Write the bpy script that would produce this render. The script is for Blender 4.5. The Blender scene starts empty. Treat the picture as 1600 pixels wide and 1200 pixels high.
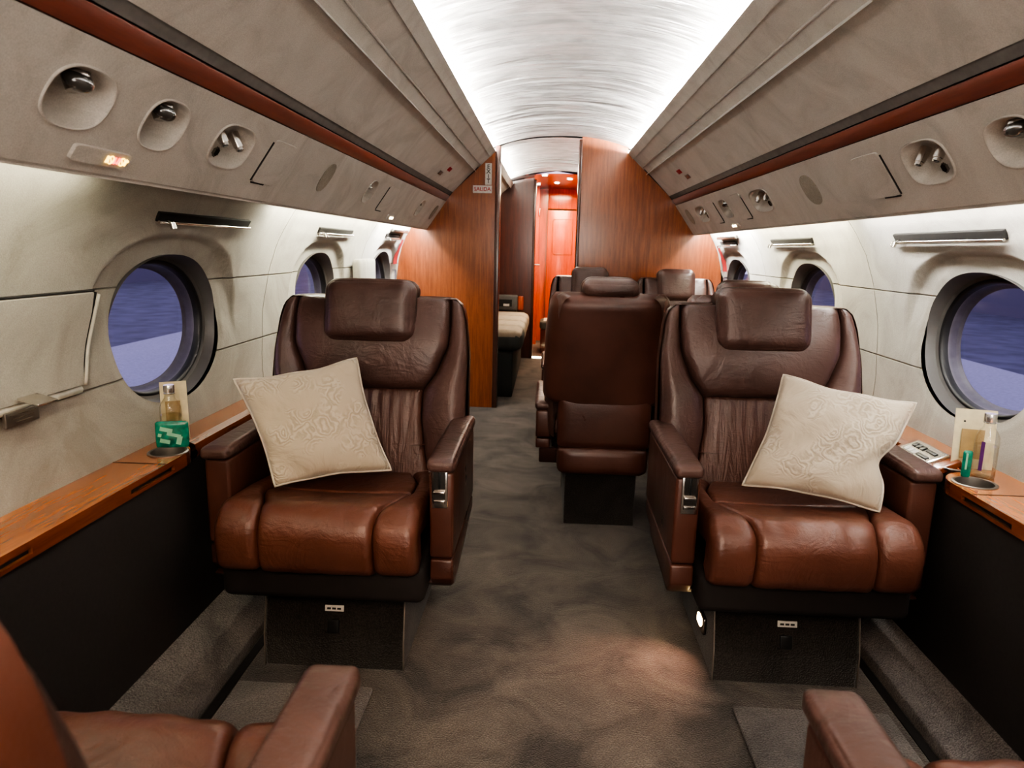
import bpy, bmesh, math, random
from mathutils import Vector, Matrix
random.seed(7)
PI = math.pi
col = bpy.context.scene.collection
V = Vector

# ------------------------------------------------------------------ object helpers
def tag(o, label=None, cat=None, group=None, kind=None):
    if label: o['label'] = label
    if cat: o['category'] = cat
    if group: o['group'] = group
    if kind: o['kind'] = kind
    return o

def empty(name, loc=(0, 0, 0), rz=0.0, label=None, cat=None, group=None, kind=None):
    o = bpy.data.objects.new(name, None)
    o.empty_display_size = 0.05
    col.objects.link(o)
    o.location = loc
    o.rotation_euler = (0, 0, rz)
    return tag(o, label, cat, group, kind)

def mesh(name, verts, faces, mat, parent=None, smooth=True, angle=None):
    me = bpy.data.meshes.new(name)
    me.from_pydata([tuple(v) for v in verts], [], faces)
    me.validate()
    bm = bmesh.new(); bm.from_mesh(me)
    bmesh.ops.recalc_face_normals(bm, faces=bm.faces)
    bm.to_mesh(me); bm.free()
    return finish(name, me, mat, parent, smooth, angle)

def finish(name, me, mat, parent=None, smooth=True, angle=None):
    if smooth:
        for p in me.polygons: p.use_smooth = True
        if angle is not None:
            me.set_sharp_from_angle(angle=math.radians(angle))
    mats = mat if isinstance(mat, (list, tuple)) else [mat]
    for m in mats: me.materials.append(m)
    o = bpy.data.objects.new(name, me)
    col.objects.link(o)
    if parent: o.parent = parent
    return o

def bmobj(name, bm, mat, parent=None, smooth=True, angle=35):
    bmesh.ops.recalc_face_normals(bm, faces=bm.faces)
    me = bpy.data.meshes.new(name)
    bm.to_mesh(me); bm.free()
    return finish(name, me, mat, parent, smooth, angle)

def kids(o): return [c for c in list(bpy.data.objects) if c.parent == o]
def copy_tree(o, parent=None):
    c = o.copy(); col.objects.link(c)
    if parent: c.parent = parent
    for ch in kids(o):
        if ch is not c: copy_tree(ch, c)
    return c

# ------------------------------------------------------------------ shape helpers
def grid_faces(nu, nv, off=0, close_u=False):
    f = []
    for i in range(nu - (0 if close_u else 1)):
        for j in range(nv - 1):
            a = off + i * nv + j; b = off + ((i + 1) % nu) * nv + j
            f.append((a, b, b + 1, a + 1))
    return f

def add_box(bm, c, s, rot=None, bev=0.0, seg=3):
    r = bmesh.ops.create_cube(bm, size=1.0)
    vs = r['verts']
    bmesh.ops.scale(bm, vec=s, verts=vs)
    if bev:
        es = list({e for v in vs for e in v.link_edges})
        r2 = bmesh.ops.bevel(bm, geom=es, offset=bev, segments=seg, profile=0.5, affect='EDGES')
        vs = list(set(r2['verts']) | {v for v in vs if v.is_valid})
        vs = [v for v in vs if v.is_valid]
    if rot is not None: bmesh.ops.transform(bm, matrix=rot.to_4x4() if len(rot) == 3 else rot, verts=vs)
    bmesh.ops.translate(bm, vec=c, verts=vs)
    return vs

def box(name, c, s, mat, parent=None, rot=None, bev=0.0, seg=3):
    bm = bmesh.new(); add_box(bm, c, s, rot, bev, seg)
    return bmobj(name, bm, mat, parent)

def prism(name, poly, a0, a1, axis, mat, parent=None, bev=0.0, seg=3):
    """poly: 2-D points; axis 'x': poly in (y,z); 'y': poly in (x,z); 'z': poly in (x,y)"""
    bm = bmesh.new()
    def P(p, a):
        if axis == 'x': return (a, p[0], p[1])
        if axis == 'y': return (p[0], a, p[1])
        return (p[0], p[1], a)
    A = [bm.verts.new(P(p, a0)) for p in poly]; B = [bm.verts.new(P(p, a1)) for p in poly]
    n = len(poly)
    bm.faces.new(A); bm.faces.new(list(reversed(B)))
    for i in range(n): bm.faces.new((A[i], B[i], B[(i + 1) % n], A[(i + 1) % n]))
    if bev:
        bmesh.ops.recalc_face_normals(bm, faces=bm.faces)
        bmesh.ops.bevel(bm, geom=list(bm.edges), offset=bev, segments=seg, profile=0.5, affect='EDGES')
    return bmobj(name, bm, mat, parent)

def add_cyl(bm, p0, p1, r, seg=20, r2=None, caps=True):
    p0 = V(p0); p1 = V(p1); d = p1 - p0
    res = bmesh.ops.create_cone(bm, cap_ends=caps, segments=seg, radius1=r, radius2=r if r2 is None else r2, depth=d.length)
    q = d.to_track_quat('Z', 'Y').to_matrix().to_4x4()
    bmesh.ops.transform(bm, matrix=Matrix.Translation((p0 + p1) / 2) @ q, verts=res['verts'])
    return res['verts']

def cyl(name, p0, p1, r, mat, parent=None, seg=24, r2=None):
    bm = bmesh.new(); add_cyl(bm, p0, p1, r, seg, r2)
    return bmobj(name, bm, mat, parent)

def tube(name, pts, r, mat, parent=None, seg=8, closed=False):
    pts = [V(p) for p in pts]; n = len(pts); vs = []
    up = V((0, 0, 1))
    prev = None
    for i, p in enumerate(pts):
        if closed: t = pts[(i + 1) % n] - pts[i - 1]
        else: t = pts[min(i + 1, n - 1)] - pts[max(i - 1, 0)]
        t.normalize()
        a = up if prev is None else prev
        s = t.cross(a)
        if s.length < 1e-3: s = t.cross(V((1, 0, 0)))
        s.normalize(); b = s.cross(t); prev = b
        for k in range(seg):
            an = 2 * PI * k / seg
            vs.append(p + (s * math.cos(an) + b * math.sin(an)) * r)
    f = []
    for i in range(n if closed else n - 1):
        for k in range(seg):
            a = i * seg + k; b2 = i * seg + (k + 1) % seg
            c = ((i + 1) % n) * seg + (k + 1) % seg; d = ((i + 1) % n) * seg + k
            f.append((a, b2, c, d))
    if not closed:
        f.append(tuple(range(seg))); f.append(tuple(range((n - 1) * seg, n * seg)))
    return mesh(name, vs, f, mat, parent)

def lathe(name, prof, mat, parent=None, seg=28, loc=(0, 0, 0)):
    vs = []; n = len(prof)
    for k in range(seg):
        a = 2 * PI * k / seg
        for r, z in prof: vs.append((loc[0] + r * math.cos(a), loc[1] + r * math.sin(a), loc[2] + z))
    return mesh(name, vs, grid_faces(seg, n, 0, True), mat, parent, True, 40)

def cushion(name, c, s, r, mat, parent=None, crown=0.0, n=14, rot=None, crown_axis=1, pinch=0.0):
    """soft rounded box; crown swells the faces across crown_axis"""
    vs = []; idx = {}; fs = []
    h = V(s) / 2
    def param(i): 
        t = -1 + 2 * i / n
        return math.sin(t * PI / 2) * .55 + t * .45
    def vert(a, b, d):
        key = (round(a, 5), round(b, 5), round(d, 5))
        if key in idx: return idx[key]
        p = V((a * h.x, b * h.y, d * h.z))
        q = V([max(-(h[k] - r), min(h[k] - r, p[k])) for k in range(3)])
        dd = p - q
        if dd.length > 1e-9: dd = dd.normalized() * r
        pos = q + dd
        w = [(1 - a * a), (1 - b * b), (1 - d * d)]
        co = [a, b, d]
        for ax in range(3):
            o1, o2 = [k for k in range(3) if k != ax]
            amt = crown if ax == crown_axis else crown * .35
            pos[ax] += co[ax] * amt * math.sqrt(max(0, w[o1] * w[o2]))
        idx[key] = len(vs); vs.append(pos); return idx[key]
    for ax in range(3):
        for sg in (-1, 1):
            for i in range(n):
                for j in range(n):
                    q = []
                    for (ii, jj) in ((i, j), (i + 1, j), (i + 1, j + 1), (i, j + 1)):
                        co = [0, 0, 0]; co[ax] = sg
                        o1, o2 = [k for k in range(3) if k != ax]
                        co[o1] = param(ii); co[o2] = param(jj)
                        q.append(vert(*co))
                    fs.append(tuple(q))
    M = rot if rot is not None else Matrix.Identity(3)
    vs = [M @ v + V(c) for v in vs]
    return mesh(name, vs, fs, mat, parent)

def pad(name, P, N, Lu, Lv, mat, parent=None, r=.02, crown=.01, depth=.05, nu=26, nv=26, fn=None):
    """upholstered panel over the base surface P(u,v) with outward direction N(u,v)"""
    def par(i, n):
        t = i / (n - 1); return t * .45 + (.5 - .5 * math.cos(PI * t)) * .55
    vs = []
    for i in range(nu):
        u = par(i, nu)
        for j in range(nv):
            v = par(j, nv)
            du = min(u, 1 - u) * Lu; dv = min(v, 1 - v) * Lv
            a = max(0, 1 - du / r); b = max(0, 1 - dv / r)
            q = min(1, a * a + b * b)
            h = -r * (1 - math.sqrt(max(0, 1 - q)))
            h += crown * (16 * u * (1 - u) * v * (1 - v)) ** .6
            if fn: h += fn(u, v)
            vs.append(P(u, v) + N(u, v) * h)
    fs = grid_faces(nu, nv)
    rim = [i * nv for i in range(nu)] + [(nu - 1) * nv + j for j in range(1, nv)] + \
          [i * nv + nv - 1 for i in range(nu - 2, -1, -1)] + [j for j in range(nv - 2, 0, -1)]
    base = len(vs)
    for k in rim:
        i, j = divmod(k, nv)
        vs.append(vs[k] - N(par(i, nu), par(j, nv)) * depth)
    m = len(rim)
    for k in range(m):
        fs.append((rim[k], rim[(k + 1) % m], base + (k + 1) % m, base + k))
    return mesh(name, vs, fs, mat, parent)

def interp(tab, x):
    if x <= tab[0][0]: return tab[0][1]
    for (a, b), (c, d) in zip(tab, tab[1:]):
        if x <= c:
            t = (x - a) / (c - a); return b + (d - b) * (t * t * (3 - 2 * t) * .35 + t * .65)
    return tab[-1][1]

def text_obj(name, txt, size, mat, parent, M, spacing=1.0, ext=.0006, bold=.0, lines=None):
    cu = bpy.data.curves.new(name, 'FONT'); cu.body = txt; cu.size = size
    cu.align_x = 'CENTER'; cu.align_y = 'CENTER'; cu.extrude = ext; cu.offset = bold
    cu.space_line = spacing
    o = bpy.data.objects.new(name + '_tmp', cu); col.objects.link(o)
    dg = bpy.context.evaluated_depsgraph_get()
    me = bpy.data.meshes.new_from_object(o.evaluated_get(dg))
    bpy.data.objects.remove(o); bpy.data.curves.remove(cu)
    me.transform(M)
    me.materials.clear()
    return finish(name, me, mat, parent, False)

# ------------------------------------------------------------------ materials
def nmat(name):
    m = bpy.data.materials.new(name); m.use_nodes = True
    nt = m.node_tree; b = nt.nodes['Principled BSDF']
    return m, nt, b
def N_(nt, t, **kw):
    n = nt.nodes.new(t)
    for k, v in kw.items():
        if k in ('operation', 'blend_type', 'noise_dimensions', 'feature', 'wave_type', 'bands_direction', 'distance', 'data_type', 'interpolation_type'): setattr(n, k, v)
        else: n.inputs[k.replace('_', ' ')].default_value = v
    return n
def ramp(nt, stops):
    n = nt.nodes.new('ShaderNodeValToRGB'); e = n.color_ramp.elements
    while len(e) < len(stops): e.new(.5)
    for el, (p, c) in zip(e, stops): el.position = p; el.color = (c[0], c[1], c[2], 1) if len(c) > 1 else (c[0],) * 3 + (1,)
    return n
def coords(nt, scale=(1, 1, 1), kind='Object'):
    tc = nt.nodes.new('ShaderNodeTexCoord'); mp = nt.nodes.new('ShaderNodeMapping')
    mp.inputs['Scale'].default_value = scale
    nt.links.new(tc.outputs[kind], mp.inputs['Vector']); return mp
def bump(nt, b, src, strength, dist, prev=None):
    n = nt.nodes.new('ShaderNodeBump'); n.inputs['Strength'].default_value = strength; n.inputs['Distance'].default_value = dist
    nt.links.new(src, n.inputs['Height'])
    if prev is not None: nt.links.new(prev.outputs['Normal'], n.inputs['Normal'])
    nt.links.new(n.outputs['Normal'], b.inputs['Normal']); return n

def simple(name, c, rough=.5, metal=0.0, coat=0.0, emit=None, es=1.0, bumpy=0.0, bscale=300, sheen=0.0, var=.12):
    m, nt, b = nmat(name)
    mp = coords(nt)
    no = N_(nt, 'ShaderNodeTexNoise', Scale=bscale * .12, Detail=3.0)
    nt.links.new(mp.outputs[0], no.inputs['Vector'])
    rp = ramp(nt, [(.3, [k * (1 - var) for k in c]), (.7, [min(1, k * (1 + var)) for k in c])])
    nt.links.new(no.outputs['Fac'], rp.inputs[0]); nt.links.new(rp.outputs[0], b.inputs['Base Color'])
    b.inputs['Roughness'].default_value = rough; b.inputs['Metallic'].default_value = metal
    b.inputs['Coat Weight'].default_value = coat; b.inputs['Coat Roughness'].default_value = .08
    b.inputs['Sheen Weight'].default_value = sheen
    if emit:
        b.inputs['Emission Color'].default_value = (*emit, 1); b.inputs['Emission Strength'].default_value = es
    if bumpy:
        n2 = N_(nt, 'ShaderNodeTexNoise', Scale=float(bscale), Detail=2.0)
        nt.links.new(mp.outputs[0], n2.inputs['Vector']); bump(nt, b, n2.outputs['Fac'], bumpy, .002)
    return m

def suede(name, dark, light, seams=None, patch=3.2, rough=.92, ang=.6, yjoints=()):
    m, nt, b = nmat(name); L = nt.links
    mp = coords(nt)
    mp.inputs['Rotation'].default_value = (ang, .3, .4)
    mp2 = coords(nt)
    warp = N_(nt, 'ShaderNodeTexNoise', Scale=2.2, Detail=2.0); L.new(mp.outputs[0], warp.inputs['Vector'])
    mx = N_(nt, 'ShaderNodeVectorMath', operation='MULTIPLY_ADD'); L.new(warp.outputs['Color'], mx.inputs[0]); mx.inputs[1].default_value = (.5, .5, .5); L.new(mp.outputs[0], mx.inputs[2])
    n1 = N_(nt, 'ShaderNodeTexNoise', Scale=patch, Detail=6.0, Roughness=.62); L.new(mx.outputs[0], n1.inputs['Vector'])
    n1.inputs['Distortion'].default_value = 1.3
    rp = ramp(nt, [(.36, dark), (.47, [a * .45 + c * .55 for a, c in zip(dark, light)]), (.62, light)]); L.new(n1.outputs['Fac'], rp.inputs[0])
    fine = N_(nt, 'ShaderNodeTexNoise', Scale=420.0, Detail=2.0); L.new(mp2.outputs[0], fine.inputs['Vector'])
    rf = ramp(nt, [(.3, (.86, .86, .86)), (.7, (1.08, 1.08, 1.08))]); L.new(fine.outputs['Fac'], rf.inputs[0])
    mul = nt.nodes.new('ShaderNodeMix'); mul.data_type = 'RGBA'; mul.blend_type = 'MULTIPLY'; mul.inputs[0].default_value = 1
    L.new(rp.outputs[0], mul.inputs[6]); L.new(rf.outputs[0], mul.inputs[7])
    out = mul.outputs[2]
    b.inputs['Roughness'].default_value = rough; b.inputs['Sheen Weight'].default_value = .25
    b.inputs['Specular IOR Level'].default_value = .2
    bp = bump(nt, b, fine.outputs['Fac'], .25, .002)
    bp2 = bump(nt, b, n1.outputs['Fac'], .25, .012, bp)
    hs = None
    sep = nt.nodes.new('ShaderNodeSeparateXYZ'); L.new(mp2.outputs[0], sep.inputs[0])
    lines = [('Z', s) for s in (seams or [])] + [('Y', s) for s in yjoints]
    for ax, pos in lines:
        src = sep.outputs[ax]
        if ax == 'Y':
            sh = N_(nt, 'ShaderNodeMath', operation='MULTIPLY_ADD'); L.new(sep.outputs['Z'], sh.inputs[0]); sh.inputs[1].default_value = -.25; L.new(src, sh.inputs[2])
            src = sh.outputs[0]; pos = pos - .25 * .9
        sb = N_(nt, 'ShaderNodeMath', operation='SUBTRACT'); L.new(src, sb.inputs[0]); sb.inputs[1].default_value = pos
        ab = N_(nt, 'ShaderNodeMath', operation='ABSOLUTE'); L.new(sb.outputs[0], ab.inputs[0])
        mr = nt.nodes.new('ShaderNodeMapRange'); mr.inputs[1].default_value = .0006; mr.inputs[2].default_value = .0036; L.new(ab.outputs[0], mr.inputs[0])
        if hs is None: hs = mr.outputs[0]
        else:
            mn = N_(nt, 'ShaderNodeMath', operation='MINIMUM'); L.new(hs, mn.inputs[0]); L.new(mr.outputs[0], mn.inputs[1]); hs = mn.outputs[0]
    if hs is not None:
        bump(nt, b, hs, .9, .006, bp2)
        mm = nt.nodes.new('ShaderNodeMix'); mm.data_type = 'RGBA'
        L.new(hs, mm.inputs[0]); mm.inputs[6].default_value = (dark[0] * .62, dark[1] * .6, dark[2] * .56, 1); L.new(out, mm.inputs[7]); out = mm.outputs[2]
    L.new(out, b.inputs['Base Color'])
    return m

def leather(name, c, rough=.36, wr=.5, pleat=False, perf=False):
    m, nt, b = nmat(name); L = nt.links
    mp = coords(nt)
    n0 = N_(nt, 'ShaderNodeTexNoise', Scale=5.0, Detail=4.0); L.new(mp.outputs[0], n0.inputs['Vector'])
    rp = ramp(nt, [(.32, [k * .72 for k in c]), (.68, [k * 1.22 for k in c])]); L.new(n0.outputs['Fac'], rp.inputs[0]); L.new(rp.outputs[0], b.inputs['Base Color'])
    n1 = N_(nt, 'ShaderNodeTexVoronoi', Scale=380.0); L.new(mp.outputs[0], n1.inputs['Vector'])
    b1 = bump(nt, b, n1.outputs['Distance'], .18, .0012)
    mp2 = coords(nt, (1, 1, .75) if not pleat else (3.2, 1, .35))
    n2 = N_(nt, 'ShaderNodeTexNoise', Scale=11.0, Detail=4.0, Roughness=.55, Distortion=1.2); L.new(mp2.outputs[0], n2.inputs['Vector'])
    b2 = bump(nt, b, n2.outputs['Fac'], wr * .8, .016 if not pleat else .022, b1)
    mp3 = coords(nt, (.5, 1.0, 1.5))
    n3 = N_(nt, 'ShaderNodeTexNoise', Scale=26.0, Detail=3.0, Distortion=2.0); L.new(mp3.outputs[0], n3.inputs['Vector'])
    bump(nt, b, n3.outputs['Fac'], wr * .6, .005, b2)
    rr = ramp(nt, [(.3, (rough - .05,)), (.7, (rough + .12,))]); L.new(n0.outputs['Fac'], rr.inputs[0]); L.new(rr.outputs[0], b.inputs['Roughness'])
    b.inputs['Specular IOR Level'].default_value = .45
    b.inputs['Coat Weight'].default_value = .12; b.inputs['Coat Roughness'].default_value = .3
    return m

def wood(name, a, c, scale=(14, 14, .9), rough=.16, coat=.6):
    m, nt, b = nmat(name); L = nt.links
    mp = coords(nt, scale)
    n = N_(nt, 'ShaderNodeTexNoise', Scale=3.0, Detail=7.0, Roughness=.6, Distortion=.5); L.new(mp.outputs[0], n.inputs['Vector'])
    mp2 = coords(nt, tuple(k * 9 for k in scale))
    n2 = N_(nt, 'ShaderNodeTexNoise', Scale=3.0, Detail=3.0); L.new(mp2.outputs[0], n2.inputs['Vector'])
    mix = N_(nt, 'ShaderNodeMath', operation='MULTIPLY_ADD'); L.new(n2.outputs['Fac'], mix.inputs[0]); mix.inputs[1].default_value = .35; L.new(n.outputs['Fac'], mix.inputs[2])
    rp = ramp(nt, [(.52, a), (.68, [(p + q) / 2 for p, q in zip(a, c)]), (.84, c)]); L.new(mix.outputs[0], rp.inputs[0]); L.new(rp.outputs[0], b.inputs['Base Color'])
    b.inputs['Roughness'].default_value = rough + .12
    b.inputs['Coat Weight'].default_value = coat; b.inputs['Coat Roughness'].default_value = rough
    return m

def carpet(name, a, c):
    m, nt, b = nmat(name); L = nt.links
    mp = coords(nt)
    n = N_(nt, 'ShaderNodeTexNoise', Scale=4.2, Detail=7.0, Roughness=.62, Distortion=.8); L.new(mp.outputs[0], n.inputs['Vector'])
    rp = ramp(nt, [(.36, a), (.5, [(p + q) / 2 for p, q in zip(a, c)]), (.66, c)]); L.new(n.outputs['Fac'], rp.inputs[0])
    f = N_(nt, 'ShaderNodeTexNoise', Scale=260.0, Detail=3.0); L.new(mp.outputs[0], f.inputs['Vector'])
    rf = ramp(nt, [(.32, (.5,) * 3), (.7, (1.5,) * 3)]); L.new(f.outputs['Fac'], rf.inputs[0])
    mul = nt.nodes.new('ShaderNodeMix'); mul.data_type = 'RGBA'; mul.blend_type = 'MULTIPLY'; mul.inputs[0].default_value = 1
    L.new(rp.outputs[0], mul.inputs[6]); L.new(rf.outputs[0], mul.inputs[7]); L.new(mul.outputs[2], b.inputs['Base Color'])
    b.inputs['Roughness'].default_value = .95; b.inputs['Sheen Weight'].default_value = .3; b.inputs['Specular IOR Level'].default_value = .1
    b1 = bump(nt, b, f.outputs['Fac'], .7, .006)
    bump(nt, b, n.outputs['Fac'], .4, .015, b1)
    return m

def ceiling_mat(name):
    m, nt, b = nmat(name); L = nt.links
    mp = coords(nt, (.9, 9.5, .9))
    n = N_(nt, 'ShaderNodeTexNoise', Scale=1.7, Detail=3.0, Roughness=.5, Distortion=.55); L.new(mp.outputs[0], n.inputs['Vector'])
    mpf = coords(nt)
    f = N_(nt, 'ShaderNodeTexNoise', Scale=7.0, Detail=5.0, Distortion=1.0); L.new(mpf.outputs[0], f.inputs['Vector'])
    rp = ramp(nt, [(.3, (.30, .29, .28)), (.7, (.46, .45, .435))]); L.new(f.outputs['Fac'], rp.inputs[0])
    L.new(rp.outputs[0], b.inputs['Base Color'])
    b.inputs['Roughness'].default_value = .42; b.inputs['Metallic'].default_value = .45
    b1 = bump(nt, b, f.outputs['Fac'], .15, .01)
    bump(nt, b, n.outputs['Fac'], 1.0, .09, b1)
    return m

def pillow_mat(name):
    m, nt, b = nmat(name); L = nt.links
    mp = coords(nt)
    dn = N_(nt, 'ShaderNodeTexNoise', Scale=26.0, Detail=2.0); L.new(mp.outputs[0], dn.inputs['Vector'])
    dv = N_(nt, 'ShaderNodeVectorMath', operation='MULTIPLY_ADD'); L.new(dn.outputs['Color'], dv.inputs[0]); dv.inputs[1].default_value = (.05, .05, .05); L.new(mp.outputs[0], dv.inputs[2])
    v = N_(nt, 'ShaderNodeTexVoronoi', Scale=17.0); v.feature = 'F1'; L.new(dv.outputs[0], v.inputs['Vector'])
    sn = N_(nt, 'ShaderNodeMath', operation='MULTIPLY'); L.new(v.outputs['Distance'], sn.inputs[0]); sn.inputs[1].default_value = 36.0
    s2 = N_(nt, 'ShaderNodeMath', operation='SINE'); L.new(sn.outputs[0], s2.inputs[0])
    nn = N_(nt, 'ShaderNodeTexNoise', Scale=48.0, Detail=3.0, Distortion=4.0); L.new(mp.outputs[0], nn.inputs['Vector'])
    mm = N_(nt, 'ShaderNodeMath', operation='MULTIPLY'); L.new(s2.outputs[0], mm.inputs[0]); L.new(nn.outputs['Fac'], mm.inputs[1])
    msk = N_(nt, 'ShaderNodeTexNoise', Scale=9.0, Detail=2.0); L.new(mp.outputs[0], msk.inputs['Vector'])
    mr = ramp(nt, [(.46, (0,)), (.54, (1,))]); L.new(msk.outputs['Fac'], mr.inputs[0])
    m3 = N_(nt, 'ShaderNodeMath', operation='MULTIPLY'); L.new(mm.outputs[0], m3.inputs[0]); L.new(mr.outputs[0], m3.inputs[1])
    rp = ramp(nt, [(.0, (.43, .36, .27)), (.5, (.5, .43, .33)), (1.0, (.58, .52, .42))])
    ad = N_(nt, 'ShaderNodeMath', operation='MULTIPLY_ADD'); L.new(m3.outputs[0], ad.inputs[0]); ad.inputs[1].default_value = .9; ad.inputs[2].default_value = .5
    L.new(ad.outputs[0], rp.inputs[0]); L.new(rp.outputs[0], b.inputs['Base Color'])
    b.inputs['Roughness'].default_value = .8; b.inputs['Sheen Weight'].default_value = .3
    w = N_(nt, 'ShaderNodeTexNoise', Scale=9.0, Detail=4.0, Distortion=1.5); L.new(mp.outputs[0], w.inputs['Vector'])
    b1 = bump(nt, b, w.outputs['Fac'], .5, .02)
    bump(nt, b, m3.outputs[0], .45, .004, b1)
    return m

def glass(name, tint=(.85, .88, .95), refl=.08):
    m, nt, b = nmat(name); L = nt.links
    nt.nodes.remove(b)
    out = nt.nodes['Material Output']
    tr = N_(nt, 'ShaderNodeBsdfTransparent'); tr.inputs[0].default_value = (*tint, 1)
    gl = N_(nt, 'ShaderNodeBsdfGlossy', Roughness=.03)
    mp = coords(nt); no = N_(nt, 'ShaderNodeTexNoise', Scale=90.0, Detail=3.0); L.new(mp.outputs[0], no.inputs['Vector'])
    rr = ramp(nt, [(.35, (.02,)), (.8, (.12,))]); L.new(no.outputs['Fac'], rr.inputs[0]); L.new(rr.outputs[0], gl.inputs['Roughness'])
    lw = nt.nodes.new('ShaderNodeLayerWeight'); lw.inputs['Blend'].default_value = .5
    pw = N_(nt, 'ShaderNodeMath', operation='POWER'); L.new(lw.outputs['Facing'], pw.inputs[0]); pw.inputs[1].default_value = 3.6
    fa = N_(nt, 'ShaderNodeMath', operation='MULTIPLY_ADD'); L.new(pw.outputs[0], fa.inputs[0]); fa.inputs[1].default_value = .75; fa.inputs[2].default_value = refl
    mx = nt.nodes.new('ShaderNodeMixShader'); L.new(fa.outputs[0], mx.inputs[0]); L.new(tr.outputs[0], mx.inputs[1]); L.new(gl.outputs[0], mx.inputs[2])
    L.new(mx.outputs[0], out.inputs['Surface'])
    return m

M = {}
M['suede_panel'] = suede('suede_panel', (.42, .385, .34), (.53, .49, .44), patch=3.4)
M['suede_wall'] = suede('suede_wall', (.27, .25, .212), (.36, .338, .292), seams=(.992, .768), patch=2.6, yjoints=(2.55, 3.82))
M['suede_plain'] = suede('suede_plain', (.28, .26, .222), (.37, .348, .302), patch=2.8)
M['suede_dish'] = suede('suede_dish', (.44, .405, .36), (.52, .48, .43), patch=8)
M['ceiling'] = ceiling_mat('ceiling_silk')
M['leather'] = leather('brown_leather', (.088, .046, .037), rough=.38)
M['leather_seat'] = leather('brown_leather_seat', (.115, .043, .027), rough=.33, wr=.45)
M['leather_pleat'] = leather('brown_leather_pleated', (.09, .042, .031), wr=.6, pleat=True)
M['leather_smooth'] = leather('brown_leather_taut', (.085, .032, .021), rough=.32, wr=.12)
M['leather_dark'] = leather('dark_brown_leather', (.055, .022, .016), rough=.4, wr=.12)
M['under'] = simple('dark_underside', (.012, .008, .007), .8)
M['wood'] = wood('mahogany_veneer', (.18, .048, .016), (.29, .088, .028), scale=(22, 22, 1.4))
M['wood_dark'] = wood('dark_mahogany_veneer', (.055, .014, .009), (.10, .026, .014))
M['wood_trim'] = wood('dark_wood_edging', (.05, .02, .014), (.08, .03, .02))
M['wood_red'] = wood('red_mahogany_veneer', (.38, .055, .012), (.58, .11, .025))
M['ledge'] = wood('varnished_ledge_veneer', (.28, .085, .024), (.46, .165, .05), scale=(5, .45, 5), rough=.10, coat=.9)
M['ledge_edge'] = wood('varnished_ledge_edge', (.16, .04, .014), (.24, .065, .02), scale=(14, .9, 14), rough=.12, coat=.8)
M['strip'] = wood('red_wood_strip', (.145, .040, .026), (.20, .055, .036), scale=(14, .9, 14), rough=.25, coat=.5)
M['groove'] = simple('charcoal_groove', (.13, .122, .113), .7)
M['carpet'] = carpet('grey_brown_carpet', (.021, .017, .0145), (.115, .096, .080))
M['carpet_light'] = carpet('worn_grey_carpet', (.06, .053, .05), (.17, .15, .14))
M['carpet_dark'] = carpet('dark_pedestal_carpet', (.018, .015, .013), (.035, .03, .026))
M['sidepanel'] = simple('charcoal_lower_panel', (.022, .017, .015), .75, bumpy=.3, bscale=900)
M['chrome'] = simple('brushed_chrome', (.75, .72, .68), .18, 1.0, var=.04)
M['chrome_dark'] = simple('dark_chrome', (.3, .28, .26), .25, 1.0)
M['black'] = simple('black_plastic', (.01, .01, .01), .35)
M['dark_slot'] = simple('dark_slot', (.006, .004, .003), .8)
M['grey_metal'] = simple('cup_grey_metal', (.22, .2, .18), .4, .8)
M['frame_outer'] = simple('purple_grey_outer_frame', (.13, .12, .135), .5)
M['seal'] = simple('black_rubber_seal', (.012, .012, .013), .45)
M['reveal'] = simple('grey_window_reveal', (.10, .095, .09), .45, var=.05)
M['glass'] = glass('window_glass', (.92, .92, .97), .035)
M['bottle_glass'] = glass('bottle_glass', (.975, .972, .955), .07)
M['grille'] = simple('beige_speaker_cloth', (.36, .325, .27), .9, bumpy=.9, bscale=1600)
M['white'] = simple('white_plastic', (.62, .6, .56), .5)
M['white_sign'] = simple('white_sign_face', (.72, .70, .68), .5)
M['ink'] = simple('black_ink', (.015, .015, .015), .6)
M['red_ink'] = simple('red_ink', (.45, .015, .03), .6)
M['red_tag'] = simple('red_fabric_tag', (.26, .008, .01), .7)
M['cream'] = simple('cream_card', (.62, .54, .36), .6)
M['card_print'] = simple('card_print_tan', (.36, .25, .11), .6)
M['green'] = simple('green_wrapper', (.01, .17, .11), .25, coat=.5, var=.5, bscale=500)
M['green_light'] = simple('pale_green_print', (.25, .5, .35), .3)
M['purple'] = simple('purple_label', (.09, .02, .12), .5)
M['silver_cap'] = simple('silver_bottle_cap', (.7, .7, .68), .25, .9)
M['sofa_cream'] = simple('cream_upholstery', (.42, .36, .27), .8, bumpy=.3, bscale=200)
M['sofa_grey'] = simple('grey_upholstery', (.05, .055, .052), .85, bumpy=.3, bscale=200)
M['sofa_base'] = simple('dark_sofa_base', (.016, .02, .019), .8)
M['console'] = simple('grey_console', (.11, .11, .105), .5)
M['pillow'] = pillow_mat('embroidered_cream_fabric')
M['piping_dark'] = simple('worn_edge_piping', (.16, .14, .12), .7)
M['piping'] = simple('cream_piping', (.58, .52, .43), .7)
M['white_piping'] = simple('pale_piping', (.62, .60, .52), .6)
M['em_yellow'] = simple('lit_yellow_icon', (.8, .5, .05), .5, emit=(1, .62, .08), es=2.6)
M['em_red'] = simple('lit_red_icon', (.8, .05, .02), .5, emit=(1, .06, .02), es=2.6)
M['em_warm'] = simple('lit_warm_lens', (1, .9, .7), .5, emit=(1, .8, .5), es=9)
M['em_white'] = simple('lit_white_lens', (1, 1, 1), .5, emit=(1, .93, .8), es=22)
M['em_foot'] = simple('lit_foot_lens', (1, .8, .5), .5, emit=(1, .66, .3), es=30)
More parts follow.
